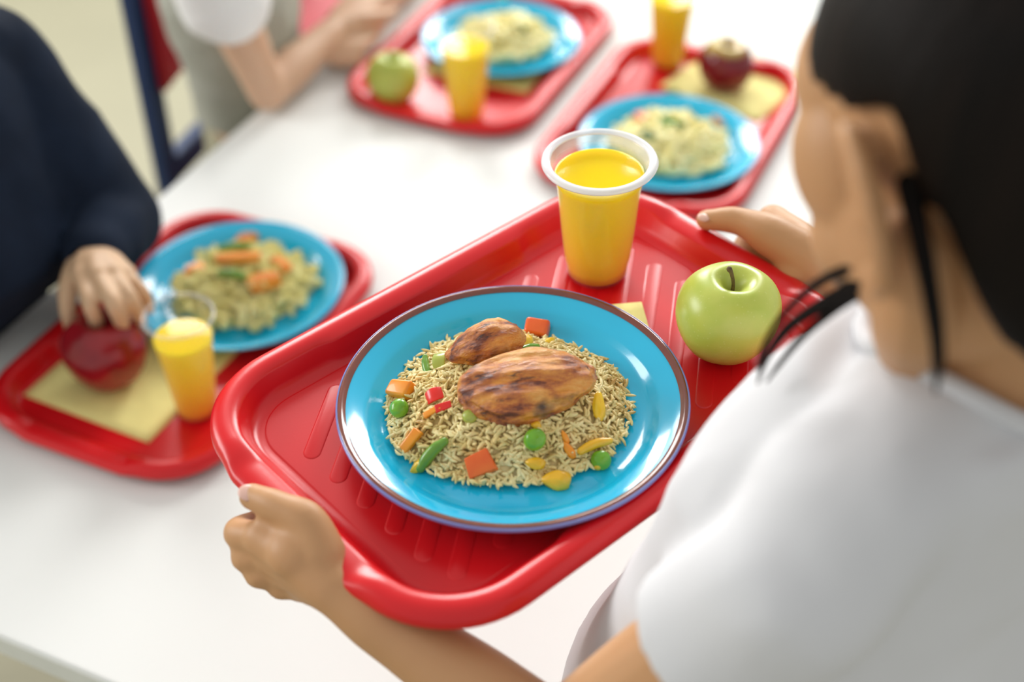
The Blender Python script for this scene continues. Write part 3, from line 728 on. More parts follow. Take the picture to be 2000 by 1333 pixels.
piece('carrot_bit', 1104, 852, (10, 20), M['carrot'], 0.0100, 0.0050, 0.0040, 'tiny orange carrot flake above the orange carrot bit', 'carrot', 'kernel', 0.0008, 13)
sp = piece('pea', 1168, 903, (20, 4), M['pea'], 0.0145, 0.0140, 0.0135, 'green pea with a yellow sprout at the rice edge below the stick', 'pea', 'round', 0.003, 14)
mesh('sprout', *ellipsoid((-0.0012, -0.0048, -0.0002), (0.0028, 0.0030, 0.0036), None, 14, 10), M['corn'], sp)
piece('carrot_chunk', 1048, 652, (30, 4), M['carrot_red'], 0.0190, 0.0140, 0.0120, 'orange carrot chunk behind the chicken at the back of the rice', 'carrot', 'box', 0.004, 21)
piece('pepper_slice', 1030, 674, (20, -14), M['yellow_pepper'], 0.0140, 0.0100, 0.0050, 'yellow pepper wedge between the small chicken piece and the back carrot', 'pepper', 'kernel', 0.003, 22)
piece('pepper_slice', 1070, 672, (26, 2), M['yellow_pepper'], 0.0150, 0.0060, 0.0040, 'flat yellow pepper sliver in front of the back carrot chunk', 'pepper', 'kernel', 0.001, 23)
piece('bean_piece', 1032, 687, (26, -6), M['pea'], 0.0150, 0.0065, 0.0060, 'glossy green bean bit tucked between the two chicken pieces', 'bean', 'bean', 0.002, 24)

# the tray is carried a little higher at the far end: tip it with everything on it
TIP = Matrix.Translation(main_tray.location) @ Matrix.Rotation(-0.025, 4, NV) @ Matrix.Rotation(-0.004, 4, U) @ Matrix.Translation(-main_tray.location)
bpy.context.view_layer.update()
for o in [o for o in COL.objects if o.parent is None and (o in (main_tray, plate0, cup0, ap0, napkin0, rice0) or o.get('group') in (VG, 'roast chicken pieces'))]:
    o.matrix_world = TIP @ o.matrix_world

# ------------------------------------------------------------------ pasta on the table's plates
def heap_h(x, y, R, H): 
    t = math.hypot(x, y) / R; return H * (1 - t * t) ** 0.8 if t < 1 else 0
def fusilli(L, r, turns, m=22):
    v, f = [], []
    for i in range(m + 1):
        t = i / m; a = 2 * PI * turns * t; z = (t - 0.5) * L
        for k in range(3):
            b = a + 2 * PI * k / 3
            for (rr, db) in ((0.25, -0.5), (1.0, -0.20), (1.0, 0.20), (0.25, 0.5)):
                v.append((z, rr * r * math.cos(b + db), rr * r * math.sin(b + db)))
    w_ = 12
    for i in range(m):
        for k in range(w_): f.append((i * w_ + k, i * w_ + (k + 1) % w_, (i + 1) * w_ + (k + 1) % w_, (i + 1) * w_ + k))
    f += [tuple(reversed(range(w_))), tuple(m * w_ + k for k in range(w_))]
    return v, f
def pasta(plate, off, R, H, count, kind, mat, label, seed):
    rnd = random.Random(seed); v, f = [], []
    base = fusilli(0.036, 0.0052, 2.3) if kind == 'spiral' else tube([(-0.013, 0, 0), (-0.004, 0.004, 0), (0.006, 0.003, 0), (0.013, -0.003, 0)], [0.0042, 0.0046, 0.0046, 0.0042], 8, 3)
    z0 = plate.location.z + 0.0030
    core, cf = [], []
    nr, na = 8, 32
    for i in range(nr + 1):
        for k in range(na):
            a = 2 * PI * k / na; r = R * 0.93 * i / nr; x, y = r * math.cos(a), r * math.sin(a); core.append((x, y, max(0.0005, heap_h(x, y, R, H) - 0.006)))
    for i in range(nr):
        for k in range(na):
            j = (k + 1) % na; cf.append((i * na + k, (i + 1) * na + k, (i + 1) * na + j, i * na + j))
    parts = [(core, cf)]
    for _ in range(count):
        a = rnd.uniform(0, 2 * PI); r = R * math.sqrt(rnd.random()); x, y = r * math.cos(a), r * math.sin(a); h = heap_h(x, y, R, H)
        sc = rnd.uniform(0.8, 1.1)
        m4 = Matrix.Translation((x, y, max(0.0100, h + rnd.uniform(-0.003, 0.003)))) @ Euler((rnd.uniform(0, 6), rnd.uniform(-0.35, 0.35), rnd.uniform(0, 6))).to_matrix().to_4x4() @ Matrix.Scale(sc, 4)
        parts.append(moved(base, m4))
    v, f = join(parts)
    o = mesh('pasta', v, f, mat, None, True, (plate.location.x + off[0], plate.location.y + off[1], z0)); tag(o, label, 'pasta', kind='stuff'); return o, R, H
pa = pasta(bplates[0], (0.005, 0.005), 0.073, 0.034, 190, 'spiral', M['pasta'], 'heap of green yellow spiral pasta beside the red apple in a hand', 1)
pb = pasta(bplates[1], (0.006, 0.012), 0.066, 0.030, 210, 'elbow', M['pasta_pale'], 'heap of pale pasta with herbs on the farthest plate', 2)
pcx = pasta(bplates[2], (0.003, 0.004), 0.072, 0.036, 230, 'elbow', M['pasta_pale'], 'heap of pale pasta with greens behind the milky cup', 3)
def on_heap(heap, px, py):
    ob, R, H = heap; o = Vector((0, 0, CAMH)); d = sight(px, py); t = 1.2; L = ob.location
    while t < 2.6:
        p = o + d * t
        if p.z <= L.z + heap_h(p.x - L.x, p.y - L.y, R, H): break
        t += 0.001
    e = 0.006; x, y = p.x - L.x, p.y - L.y
    n = Vector((heap_h(x - e, y, R, H) - heap_h(x + e, y, R, H), heap_h(x, y - e, R, H) - heap_h(x, y + e, R, H), 2 * e)).normalized()
    return p, n
def crinkle(L, B, T, k=7):       # crinkle-cut slice
    v, f = [], []; n = 28
    for i in range(n + 1):
        x = (i / n - 0.5) * L; z = 0.10 * B * math.sin(2 * PI * k * i / n) * 0.6; b = B * (1 - 0.35 * abs(2 * i / n - 1) ** 3)
        v += [(x, -b / 2, z - T / 2), (x, b / 2, z - T / 2), (x, b / 2, z + T / 2), (x, -b / 2, z + T / 2)]
    for i in range(n):
        for q_ in range(4): f.append((i * 4 + q_, i * 4 + (q_ + 1) % 4, (i + 1) * 4 + (q_ + 1) % 4, (i + 1) * 4 + q_))
    f += [(3, 2, 1, 0), (n * 4, n * 4 + 1, n * 4 + 2, n * 4 + 3)]
    return v, f
def topping(heap, name, px, py, xa, geo, mat, label, cat, group, lift=0.006, seed=0):
    p, n = on_heap(heap, px, py); n = (n + Vector((0, -0.15, 0.3))).normalized()
    o = mesh(name, *geo, mat); o.matrix_world = Matrix.Translation(p + n * lift) @ basis((xa[0], xa[1], 0.0), n).to_4x4()
    tag(o, label, cat, group); return o
CG = 'vegetables on the spiral pasta'
topping(pa, 'carrot_slice', 384, 536, (1, -0.4), crinkle(0.028, 0.022, 0.005), M['carrot'], 'crinkle cut carrot slice at the pasta edge nearest the hand', 'carrot', CG)
topping(pa, 'carrot_slice', 468, 517, (1, 0.05), crinkle(0.052, 0.016, 0.005, 11), M['carrot'], 'long crinkle cut carrot strip across the middle of the spiral pasta', 'carrot', CG, 0.011)
topping(pa, 'carrot_slice', 484, 478, (0.6, 0.8), crinkle(0.030, 0.022, 0.005), M['carrot'], 'pale carrot slice standing at the back of the spiral pasta', 'carrot', CG, 0.009)
topping(pa, 'carrot_slice', 515, 558, (1, 0.5), crinkle(0.038, 0.024, 0.005, 8), M['carrot'], 'broad ridged carrot slice on the front of the spiral pasta', 'carrot', CG, 0.008)
topping(pa, 'carrot_slice', 545, 528, (0.8, -0.5), crinkle(0.026, 0.018, 0.005), M['carrot'], 'short carrot slice resting over the end of the long strip', 'carrot', CG, 0.009)
def bean_geo(L, r): return tube([(-L / 2, 0, 0), (-L / 6, L * 0.05, 0), (L / 6, L * 0.05, 0), (L / 2, -L * 0.04, 0)], [r * 0.8, r, r, r * 0.7], 12, 4)
topping(pa, 'green_bean', 462, 497, (1, 0.0), bean_geo(0.034, 0.0055), M['bean'], 'green bean piece behind the long carrot strip', 'bean', CG, 0.009)
topping(pa, 'green_bean', 458, 546, (1, -0.2), bean_geo(0.030, 0.0055), M['bean'], 'green bean piece in front of the long carrot strip', 'bean', CG, 0.008)
def leaf_geo(L, B, seed):
    v, f = [], []; n = 10
    for i in range(n + 1):
        t = i / n; b = B * math.sin(PI * (0.08 + 0.88 * t)) ** 0.8
        for k in range(5):
            s = k / 4 - 0.5; v.append(((t - 0.5) * L, s * b, 0.22 * B * (abs(s) * 2) ** 2 + 0.1 * B * math.sin(5 * t + seed)))
    for i in range(n):
        for k in range(4): f.append((i * 5 + k, (i + 1) * 5 + k, (i + 1) * 5 + k + 1, i * 5 + k + 1))
    return v, f
HG = 'greens and carrot on the pale pasta'
for (hp, name, px, py, xa, geo, mk, lab, cat) in (
    (pcx, 'carrot_strip', 1256, 240, (0.35, -1), crinkle(0.036, 0.013, 0.006, 3), 'carrot_red', 'upright orange carrot strip on the pasta behind the milky cup', 'carrot'),
    (pcx, 'carrot_strip', 1405, 245, (0.6, -1), crinkle(0.024, 0.014, 0.006, 3), 'carrot', 'orange carrot slice at the far side of that pasta, by the apple napkin', 'carrot'),
    (pcx, 'herb_leaf', 1310, 250, (1, -0.4), leaf_geo(0.034, 0.018, 1), 'herb', 'bright green herb leaf in the middle of the pasta behind the milky cup', 'herb'),
    (pcx, 'herb_leaf', 1308, 196, (1, 0.3), leaf_geo(0.024, 0.016, 2), 'herb', 'small green herb leaf at the back of the pasta near the napkin', 'herb'),
    (pcx, 'spinach_leaf', 1245, 218, (1, 0.5), leaf_geo(0.026, 0.016, 3), 'spinach', 'dark green leaf scrap behind the upright carrot strip', 'herb'),
    (pcx, 'spinach_leaf', 1340, 222, (1, 0.1), leaf_geo(0.030, 0.014, 4), 'spinach', 'dark green leaf scrap behind the bright green herb leaf', 'herb'),
    (pcx, 'spinach_leaf', 1268, 275, (1, -0.8), leaf_geo(0.026, 0.015, 5), 'spinach', 'dark green leaf scrap at the pasta front close to the cup lip', 'herb'),
    (pb, 'herb_leaf', 1012, 30, (1, 0.2), leaf_geo(0.026, 0.016, 6), 'herb', 'green herb leaf near the back of the farthest pasta', 'herb'),
    (pb, 'herb_leaf', 985, 5, (1, 0.6), leaf_geo(0.024, 0.015, 7), 'herb', 'green herb leaf at the rearmost edge of the farthest pasta', 'herb'),
    (pb, 'spinach_leaf', 1015, 66, (1, -0.3), leaf_geo(0.026, 0.015, 8), 'spinach', 'dark green leaf scrap in the middle of the farthest pasta', 'herb')):
    topping(hp, name, px, py, xa, geo, M[mk], lab, cat, HG, 0.008)

# ------------------------------------------------------------------ chairs
def make_chair(label):
    """local: back posts along Y at x = 0, seat towards +X"""
    r = empty('dining_chair'); tag(r, label, 'chair', 'navy steel chairs with red seats')
    for y in (-0.17, 0.17):
        p = mesh('back_post', *box(0.026, 0.036, 0.86, (0, y, 0.43)), M['chair_blue'], r, False); mod(p, 'BEVEL', width=0.004, segments=2)
        p = mesh('leg', *box(0.026, 0.036, 0.44, (0.36, y, 0.22)), M['chair_blue'], r, False); mod(p, 'BEVEL', width=0.004, segments=2)
        p = mesh('side_rail', *box(0.34, 0.026, 0.034, (0.18, y, 0.44)), M['chair_blue'], r, False); mod(p, 'BEVEL', width=0.004, segments=2)
    p = mesh('back_rail', *box(0.026, 0.304, 0.046, (0.0, 0, 0.505)), M['chair_blue'], r, False); mod(p, 'BEVEL', width=0.004, segments=2)
    for x in (0.36,):
        p = mesh('cross_rail', *box(0.026, 0.304, 0.036, (x, 0, 0.44)), M['chair_blue'], r, False); mod(p, 'BEVEL', width=0.004, segments=2)
    v, f = [], []
    n = 16
    for i in range(n + 1):
        for j in range(n + 1):
            x, y = 0.03 + 0.36 * i / n, (j / n - 0.5) * 0.37
            v.append((x, y, 0.468 - 0.008 * math.sin(PI * j / n) * math.sin(PI * i / n) - 0.012 * max(0, i / n - 0.8) * 5 * max(0, i / n - 0.8)))
    for i in range(n):
        for j in range(n): f.append((i * (n + 1) + j, (i + 1) * (n + 1) + j, (i + 1) * (n + 1) + j + 1, i * (n + 1) + j + 1))
    s = mesh('seat', v, f, M['chair_red'], r); mod(s, 'SOLIDIFY', thickness=0.012, offset=-1); mod(s, 'BEVEL', width=0.003, segments=2)
    v, f = [], []
    for i in range(n + 1):
        for j in range(n + 1):
            z, y = 0.655 + 0.20 * i / n, (j / n - 0.5) * 0.33; v.append((0.018 - 0.014 * math.cos(PI * (j / n - 0.5)), y, z))
    for i in range(n):
        for j in range(n): f.append((i * (n + 1) + j, (i + 1) * (n + 1) + j, (i + 1) * (n + 1) + j + 1, i * (n + 1) + j + 1))
    s = mesh('backrest', v, f, M['chair_red'], r); mod(s, 'SOLIDIFY', thickness=0.014, offset=0); mod(s, 'BEVEL', width=0.003, segments=2)
    return r
CZ = TA - PI / 2
def put_chair(o, post, rz=CZ):      # 'post' is the near back post's foot
    o.rotation_euler = (0, 0, rz); o.location = Vector((post[0], post[1], 0)) + Vector((math.cos(rz + PI / 2), math.sin(rz + PI / 2), 0)) * 0.17
ch_a = make_chair('navy steel chair with red backrest behind the white-sleeved child'); put_chair(ch_a, (-0.560, 1.855), CZ + math.radians(6))
ch_b = copy_tree(ch_a); tag(ch_b, 'farther navy chair whose red seat shows past the white sleeve'); put_chair(ch_b, (-0.60, 2.37))
ch_c = copy_tree(ch_a); tag(ch_c, 'navy chair under the child in the navy sweater, mostly hidden'); put_chair(ch_c, (-1.045, 1.21))

# ------------------------------------------------------------------ people
def frame(fwd, pitch=0.0, roll=0.0):
    """3x3: x = right hand, y = forward, z = up, then nodding down by pitch"""
    f = Vector(fwd).normalized(); z = Vector((0, 0, 1)); x = f.cross(z).normalized(); m = Matrix((x, f, z)).transposed()
    return m @ Matrix.Rotation(-pitch, 3, 'X') @ Matrix.Rotation(roll, 3, 'Y')
def head_parts(o, m, s=1.0):
    o = Vector(o)
    def P(x, y, z): return o + m @ (Vector((x, y, z)) * s)
    pr = [ellipsoid(P(0, -0.012, 0.036), (0.070 * s, 0.088 * s, 0.076 * s), m), ellipsoid(P(0, 0.032, -0.018), (0.057 * s, 0.054 * s, 0.082 * s), m),
          ellipsoid(P(0, 0.050, 0.042), (0.058 * s, 0.040 * s, 0.046 * s), m)]
    for k in (-1, 1):
        pr.append(tube([P(k * 0.054, 0.002, -0.030), P(k * 0.048, 0.020, -0.062), P(k * 0.018, 0.066, -0.092)], [0.018 * s, 0.020 * s, 0.016 * s], 12, 4))
        pr.append(ellipsoid(P(k * 0.034, 0.055, -0.028), (0.029 * s, 0.029 * s, 0.030 * s), m)); pr.append(ellipsoid(P(k * 0.043, 0.051, 0.008), (0.023 * s, 0.029 * s, 0.036 * s), m))
        pr.append(ellipsoid(P(k * 0.044, 0.030, -0.030), (0.020 * s, 0.034 * s, 0.040 * s), m))
        # ear: flat shell, rolled edge, lobe
        em = m @ Matrix.Rotation(k * 0.58, 3, 'Z') @ Matrix.Rotation(-0.22, 3, 'X')
        pr.append(ellipsoid(P(k * 0.0790, -0.006, -0.002), (0.0050 * s, 0.0175 * s, 0.030 * s), em))
        ring = [P(k * 0.0790, 0, 0) + em @ (Vector((k * 0.004, 0.0190 * math.cos(a), 0.0335 * math.sin(a) - 0.002)) * s) + m @ Vector((0, -0.006 * s, 0)) for a in np.linspace(-0.2, 4.6, 12)]
        pr.append(tube(ring, [0.0042 * s] * 12, 8, 3)); pr.append(ellipsoid(P(k * 0.0790, 0.002, -0.034), (0.0050 * s, 0.009 * s, 0.010 * s), em))
    pr.append(tube([P(0, 0.078, 0.018), P(0, 0.091, -0.008), P(0, 0.099, -0.024)], [0.0075 * s, 0.0085 * s, 0.0105 * s], 12, 4))
    for k in (-1, 1): pr.append(ellipsoid(P(k * 0.009, 0.091, -0.027), (0.0075 * s, 0.008 * s, 0.0065 * s), m))
    pr.append(ellipsoid(P(0, 0.078, -0.088), (0.018 * s, 0.015 * s, 0.014 * s), m))
    return pr
def face_parts(root, o, m, s, org):
    o = Vector(o) - Vector(org)
    def P(x, y, z): return o + m @ (Vector((x, y, z)) * s)
    for k in (-1, 1):
        e = mesh('eye', *ellipsoid(P(k * 0.029, 0.0745, 0.006), (0.0125 * s, 0.0105 * s, 0.0085 * s), m, 20, 12), M['eye'], root)
        mesh('iris', *ellipsoid(P(k * 0.029, 0.0832, 0.005), (0.0052 * s, 0.0025 * s, 0.0054 * s), m, 16, 8), M['iris'], e)
        mesh('eyebrow', *tube([P(k * 0.014, 0.0880, 0.026), P(k * 0.030, 0.0865, 0.031), P(k * 0.046, 0.0745, 0.027)], [0.0022 * s, 0.003 * s, 0.0015 * s], 8, 4), M['hair'], root)
    mesh('lips', *join([tube([P(-0.020, 0.083, -0.056), P(-0.006, 0.0915, -0.052), P(0.006, 0.0915, -0.052), P(0.020, 0.083, -0.056)], [0.0015 * s, 0.004 * s, 0.004 * s, 0.0015 * s], 10, 4),
                        tube([P(-0.018, 0.083, -0.057), P(0, 0.091, -0.061), P(0.018, 0.083, -0.057)], [0.0015 * s, 0.0048 * s, 0.0015 * s], 10, 4)]), M['lip'], root)
def hair_cap(root, o, m, s, org, line, low, thick=1.10, nape=-0.075):
    """hair as a thick shell over the skull; line(y) is the height of the hairline in front of and over the ears"""
    vs_, fs, keep = [], [], []
    na, nb = 72, 44; rnd = Vector((3.1, 1.7, 0.4))
    for i in range(nb + 1):
        th = PI * 0.94 * i / nb
        for k in range(na):
            a = 2 * PI * k / na; d = Vector((math.sin(th) * math.cos(a), math.sin(th) * math.sin(a), math.cos(th)))
            p = Vector((0.0705 * d.x, -0.014 + 0.090 * d.y, 0.034 + 0.080 * d.z))
            if d.z < 0: p = Vector((0.0705 * d.x * (1 + 0.12 * d.z), -0.014 + 0.090 * d.y * (1 + 0.10 * d.z), 0.034 + 0.125 * d.z))
            c = Vector((0, -0.012, 0.036)); p = c + (p - c) * (thick + 0.025 * noise.noise(d * 2.2 + rnd) + 0.012 * noise.noise(Vector((a * 9, th * 1.2, 0.3))))
            vs_.append(p)
    for i in range(nb):
        for k in range(na):
            j = (k + 1) % na; q = (i * na + k, (i + 1) * na + k, (i + 1) * na + j, i * na + j)
            c = sum((vs_[t] for t in q), Vector()) / 4
            if c.z > (line(c.y) if c.y > -0.026 else nape): fs.append(q)
    used = sorted({t for q in fs for t in q}); ix = {t: n for n, t in enumerate(used)}
    v = [Vector(o) - Vector(org) + m @ (vs_[t] * s) for t in used]; f = [tuple(ix[t] for t in q) for q in fs]
    ob = mesh('hair', v, f, M['hair'], root); mod(ob, 'SOLIDIFY', thickness=0.011 * s, offset=-1); mod(ob, 'SMOOTH', factor=0.5, iterations=5)
    return ob
def arm_parts(sh, el, wr, rs=(0.038, 0.033, 0.027, 0.028, 0.022, 0.0175)):
    sh, el, wr = Vector(sh), Vector(el), Vector(wr)
    return [tube([sh, sh.lerp(el, 0.45), el], [rs[0], rs[1], rs[2]], 18, 6), tube([el, el.lerp(wr, 0.3), el.lerp(wr, 0.75), wr], [rs[2] * 0.98, rs[3], rs[4], rs[5]], 18, 6)]
def cloth(name, parts, mat, root, org, voxel, holes, fold=0.004, seed=0.0, freq=14.0, smooth=8, thick=0.0022):
    """a garment: one surface with folds, opened where holes (point, direction, reach) say, with real thickness"""
    o = fused(name, parts, mat, root, voxel, smooth, org); bm = bmesh.new(); bm.from_mesh(o.data); org = Vector(org); bm.normal_update()
    dead = []
    for fc in bm.faces:
        c = fc.calc_center_median() + org
        for p, d, reach in holes:
            if (c - Vector(p)).length < reach and fc.normal.dot(Vector(d).normalized()) > 0.80 and (c - Vector(p)).dot(Vector(d).normalized()) > -0.012: dead.append(fc); break
    bmesh.ops.delete(bm, geom=dead, context='FACES')
    bm.normal_update()
    for v in bm.verts:
        p = (v.co + org) * freq + Vector((seed, seed * 0.7, 0)); k = noise.noise(p + Vector((noise.noise(p * 0.7), noise.noise(p * 0.6 + Vector((5, 0, 0))), 0)) * 1.2)
        v.co += v.normal * fold * (k * 0.6 + 0.5 * (1 - abs(noise.noise(p * 1.1 + Vector((2, 9, 1))))*2.2))
    bm.to_mesh(o.data); bm.free()
    mod(o, 'SOLIDIFY', thickness=thick, offset=-1); return o
def nail(root, org, p, d, up, L=0.009, B=0.0075, name='thumbnail'):
    m = basis(d, up); return mesh(name, *ellipsoid(Vector(p) - Vector(org), (L / 2, B / 2, 0.0014), m, 16, 8), M['nail'], root)

# ---- the child carrying the tray
girl = empty('person', (U * 0.56 + NV * 0.25)); ORG = girl.location.copy()
tag(girl, 'child with dark hair and white t-shirt, seen from behind, carrying the red tray', 'person')
hm = frame(Matrix.Rotation(math.radians(-12), 3, 'Z') @ NV, math.radians(31))
HS = 1.09; ear = D(1708, 405, 0.60); HO = ear - hm @ (Vector((-0.0800, -0.008, -0.002)) * HS)
NB = U * 0.560 + NV * 0.252 + Vector((0, 0, 1.243))
parts = head_parts(HO, hm, HS)
parts.append(tube([HO + hm @ Vector((0, -0.030, -0.03)), HO.lerp(NB, 0.55) + NV * -0.012, NB, NB - Vector((0, 0, 0.06))], [0.050, 0.045, 0.050, 0.060], 22, 6))
shL = NB - U * 0.150 - Vector((0, 0, 0.085)); shR = NB + U * 0.155 - Vector((0, 0, 0.075))
elL, elR = W(1088, 1455, 0.972), NB + U * 0.20 + NV * 0.075 + Vector((0, 0, -0.245))
wrL, wrR = W(652, 1146, 1.038), W(1622, 540, 1.060)
parts += [tube([NB - Vector((0, 0, .02)), NB.lerp(shL, 0.55) + Vector((0, 0, .012)), shL], [0.048, 0.042, 0.044], 18, 5), tube([NB - Vector((0, 0, .02)), NB.lerp(shR, 0.55) + Vector((0, 0, .012)), shR], [0.048, 0.042, 0.044], 18, 5)]
TC = U * 0.550 + NV * 0.255
SC = TC + NV * 0.028 - U * 0.012
parts.append(loft([(SC + NV * -0.012 + Vector((0, 0, z)), U * a_, NV * b_) for z, a_, b_ in ((0.70, 0.105, 0.065), (0.80, 0.110, 0.070), (0.92, 0.112, 0.070), (1.05, 0.115, 0.070), (1.13, 0.105, 0.060), (1.18, 0.07, 0.05))], 40, 2.3))
parts += arm_parts(shL, elL, wrL, (0.036, 0.034, 0.029, 0.0275, 0.0225, 0.0182)) + arm_parts(shR, elR, wrR, (0.036, 0.034, 0.029, 0.0275, 0.0225, 0.0185))
# left hand: thumb along the rim, fingers curled under the grip
def chain(pts, rs): return tube(pts, rs, 12, 5)
wl = wrL
kL = [W(515, 1052, 1.046), W(532, 1082, 1.034), W(556, 1112, 1.024), W(590, 1142, 1.018)]
for kk, rr in zip(kL, (0.0140, 0.0145, 0.0140, 0.0125)): parts.append(tube([wl, wl.lerp(kk, 0.5) + Vector((0, 0, 0.004)), kk], [0.0185, 0.0170, rr], 14, 5))
parts.append(ellipsoid(W(590, 1076, 1.050), (0.024, 0.022, 0.018)))
fL = [[W(515, 1052, 1.046), W(466, 1042, 1.036), W(505, 1022, 1.020), W(575, 1000, 1.0175)],
      [W(532, 1082, 1.034), W(480, 1088, 1.024), W(520, 1062, 1.012), W(600, 1036, 1.0170)],
      [W(556, 1112, 1.024), W(504, 1122, 1.016), W(545, 1095, 1.006), W(620, 1066, 1.0165)],
      [W(590, 1142, 1.018), W(546, 1146, 1.010), W(580, 1122, 1.003), W(640, 1094, 1.0165)]]
for c_, r0 in zip(fL, (0.0105, 0.0105, 0.0098, 0.0088)): parts.append(chain(c_, [r0 * 1.08, r0 * 1.04, r0 * 0.92, r0 * 0.78]))
thL = [W(628, 1085, 1.052), W(600, 1022, 1.066), W(545, 992, 1.069), W(492, 970, 1.065)]
parts.append(tube(thL, [0.0165, 0.0138, 0.0110, 0.0092], 14, 6))
# right hand
kR = [W(1510, 432, 1.060), W(1530, 450, 1.046), W(1556, 474, 1.036), W(1580, 500, 1.030)]
for kk, rr in zip(kR, (0.0145, 0.0145, 0.0140, 0.0125)): parts.append(tube([wrR, wrR.lerp(kk, 0.5) + Vector((0, 0, 0.003)), kk], [0.0185, 0.0175, rr], 14, 5))
parts.append(ellipsoid(W(1560, 482, 1.062), (0.024, 0.024, 0.017)))
fR = []
for i, kk in enumerate(kR):
    out = U * 0.010; fR.append([kk, kk + U * 0.006 - U * 0.018 + NV * 0.012 + Vector((0, 0, -0.020)), kk - U * 0.040 + NV * 0.004 + Vector((0, 0, -0.030 + 0.004 * i)), Vector((kk.x, kk.y, 1.028)) - U * 0.066])
for c_, r0 in zip(fR, (0.0105, 0.0105, 0.0098, 0.0088)): parts.append(chain(c_, [r0 * 1.08, r0 * 1.04, r0 * 0.92, r0 * 0.78]))
thR = [W(1592, 515, 1.066), W(1515, 466, 1.077), W(1442, 432, 1.079), W(1380, 430, 1.074)]
parts.append(tube(thR, [0.0215, 0.0180, 0.0116, 0.0090], 14, 6)); parts.append(ellipsoid(W(1488, 448, 1.077), (0.0165, 0.0165, 0.0145))); parts.append(ellipsoid(W(1562, 524, 1.060), (0.021, 0.021, 0.017)))
body = fused('body', parts, M['skin_tan'], girl, 0.0026, 5, ORG)
nail(girl, ORG, W(484, 963, 1.0720), thL[3] - thL[2], (0.0, -0.25, 1), 0.0140, 0.0120); nail(girl, ORG, W(1374, 425, 1.0805), thR[3] - thR[2], (0, -0.2, 1), 0.0105, 0.0095)
face_parts(girl, HO, hm, HS, ORG)
hair_cap(girl, HO, hm, HS, ORG, lambda y: 0.036 + max(0, y) * 0.30, None, 1.10, -0.085)
# tied-back hair and loose strands
def HP(x, y, z): return HO + hm @ Vector((x, y, z))
pt = mesh('ponytail', *tube([HP(0.015, -0.105, 0.03), HP(0.03, -0.145, 0.01), HP(0.06, -0.150, -0.05), HP(0.085, -0.13, -0.12), HP(0.10, -0.09, -0.18)], [0.022, 0.034, 0.034, 0.026, 0.008], 20, 6), M['hair'], girl)
pt.data.transform(Matrix.Translation(-ORG))
def strand(name, pts, rs):
    o = mesh(name, *tube(pts, rs, 8, 8), M['hair'], girl); o.data.transform(Matrix.Translation(-ORG)); return o
strand('hair_strand', [D(1748, 520, 0.640), D(1690, 548, 0.66), D(1610, 592, 0.69), D(1540, 640, 0.71), D(1496, 700, 0.72), D(1480, 748, 0.73)], [0.0048, 0.0044, 0.0038, 0.0030, 0.0022, 0.0008])
strand('hair_strand', [D(1752, 540, 0.640), D(1700, 562, 0.66), D(1630, 604, 0.69), D(1570, 655, 0.71), D(1525, 708, 0.72), D(1498, 745, 0.73)], [0.0036, 0.0032, 0.0028, 0.0022, 0.0016, 0.0008])
strand('hair_strand', [D(1740, 505, 0.640), D(1672, 520, 0.66), D(1600, 552, 0.69), D(1540, 604, 0.71), D(1500, 660, 0.72), D(1476, 720, 0.73)], [0.0036, 0.0030, 0.0026, 0.0020, 0.0016, 0.0008])
strand('hair_strand', [D(1775, 360, 0.600), D(1800, 480, 0.600), D(1822, 600, 0.605), D(1832, 690, 0.610), D(1828, 765, 0.615)], [0.006, 0.0048, 0.0042, 0.0034, 0.0010])
# shirt
sl = shL.lerp(elL, 0.17); sr = shR.lerp(elR, 0.60)
sh_parts = [loft([(SC + Vector((0, 0, z)) + NV * dn, U * a_, NV * b_) for z, a_, b_, dn in ((0.72, 0.160, 0.112, 0.000), (0.83, 0.172, 0.140, 0.012), (0.93, 0.184, 0.146, 0.016), (1.00, 0.176, 0.120, 0.008), (1.09, 0.158, 0.102, 0.002), (1.16, 0.140, 0.094, -0.004), (1.20, 0.112, 0.082, -0.014), (1.237, 0.078, 0.068, -0.022))], 48, 2.4),
            tube([NB - Vector((0, 0, .035)), NB.lerp(shL, 0.6) + Vector((0, 0, .004)), shL], [0.062, 0.054, 0.050], 20, 5), tube([NB - Vector((0, 0, .035)), NB.lerp(shR, 0.6) + Vector((0, 0, .004)), shR], [0.062, 0.054, 0.050], 20, 5),
            tube([shL, shL.lerp(elL, 0.3), sl], [0.050, 0.053, 0.050], 24, 6), tube([shR, shR.lerp(elR, 0.3), sr], [0.050, 0.053, 0.050], 24, 6)]
dL, dR = (elL - shL).normalized(), (elR - shR).normalized()
NKD = (Vector((0, 0, 1)) + NV * 0.12).normalized()
shirt = cloth('t_shirt', sh_parts, M['white_cotton'], girl, ORG, 0.005, [(sl + dL * 0.06, dL, 0.09), (sr + dR * 0.06, dR, 0.09), (SC + Vector((0, 0, 0.72)), (0, 0, -1), 0.3)], 0.0045, 2.2, 13)
from mathutils.bvhtree import BVHTree
bm = bmesh.new(); bm.from_mesh(shirt.data); tree = BVHTree.FromBMesh(bm); NR = []
for a in np.linspace(0, 2 * PI, 37)[:-1]:
    p = NB + U * 0.063 * math.cos(a) + NV * (0.064 * math.sin(a) + 0.004) - ORG
    h = tree.ray_cast(p + Vector((0, 0, 0.25)), Vector((0, 0, -1)))
    NR.append(h[0] + ORG if h[0] else Vector((p.x, p.y, 1.24)) + ORG)
dead = [f_ for f_ in bm.faces if (lambda c: ((c - NB).dot(U) / 0.063) ** 2 + (((c - NB).dot(NV) - 0.004) / 0.064) ** 2 < 1.0 and c.z > 1.17)(f_.calc_center_median() + ORG)]
bmesh.ops.delete(bm, geom=dead, context='FACES'); bm.to_mesh(shirt.data); bm.free()
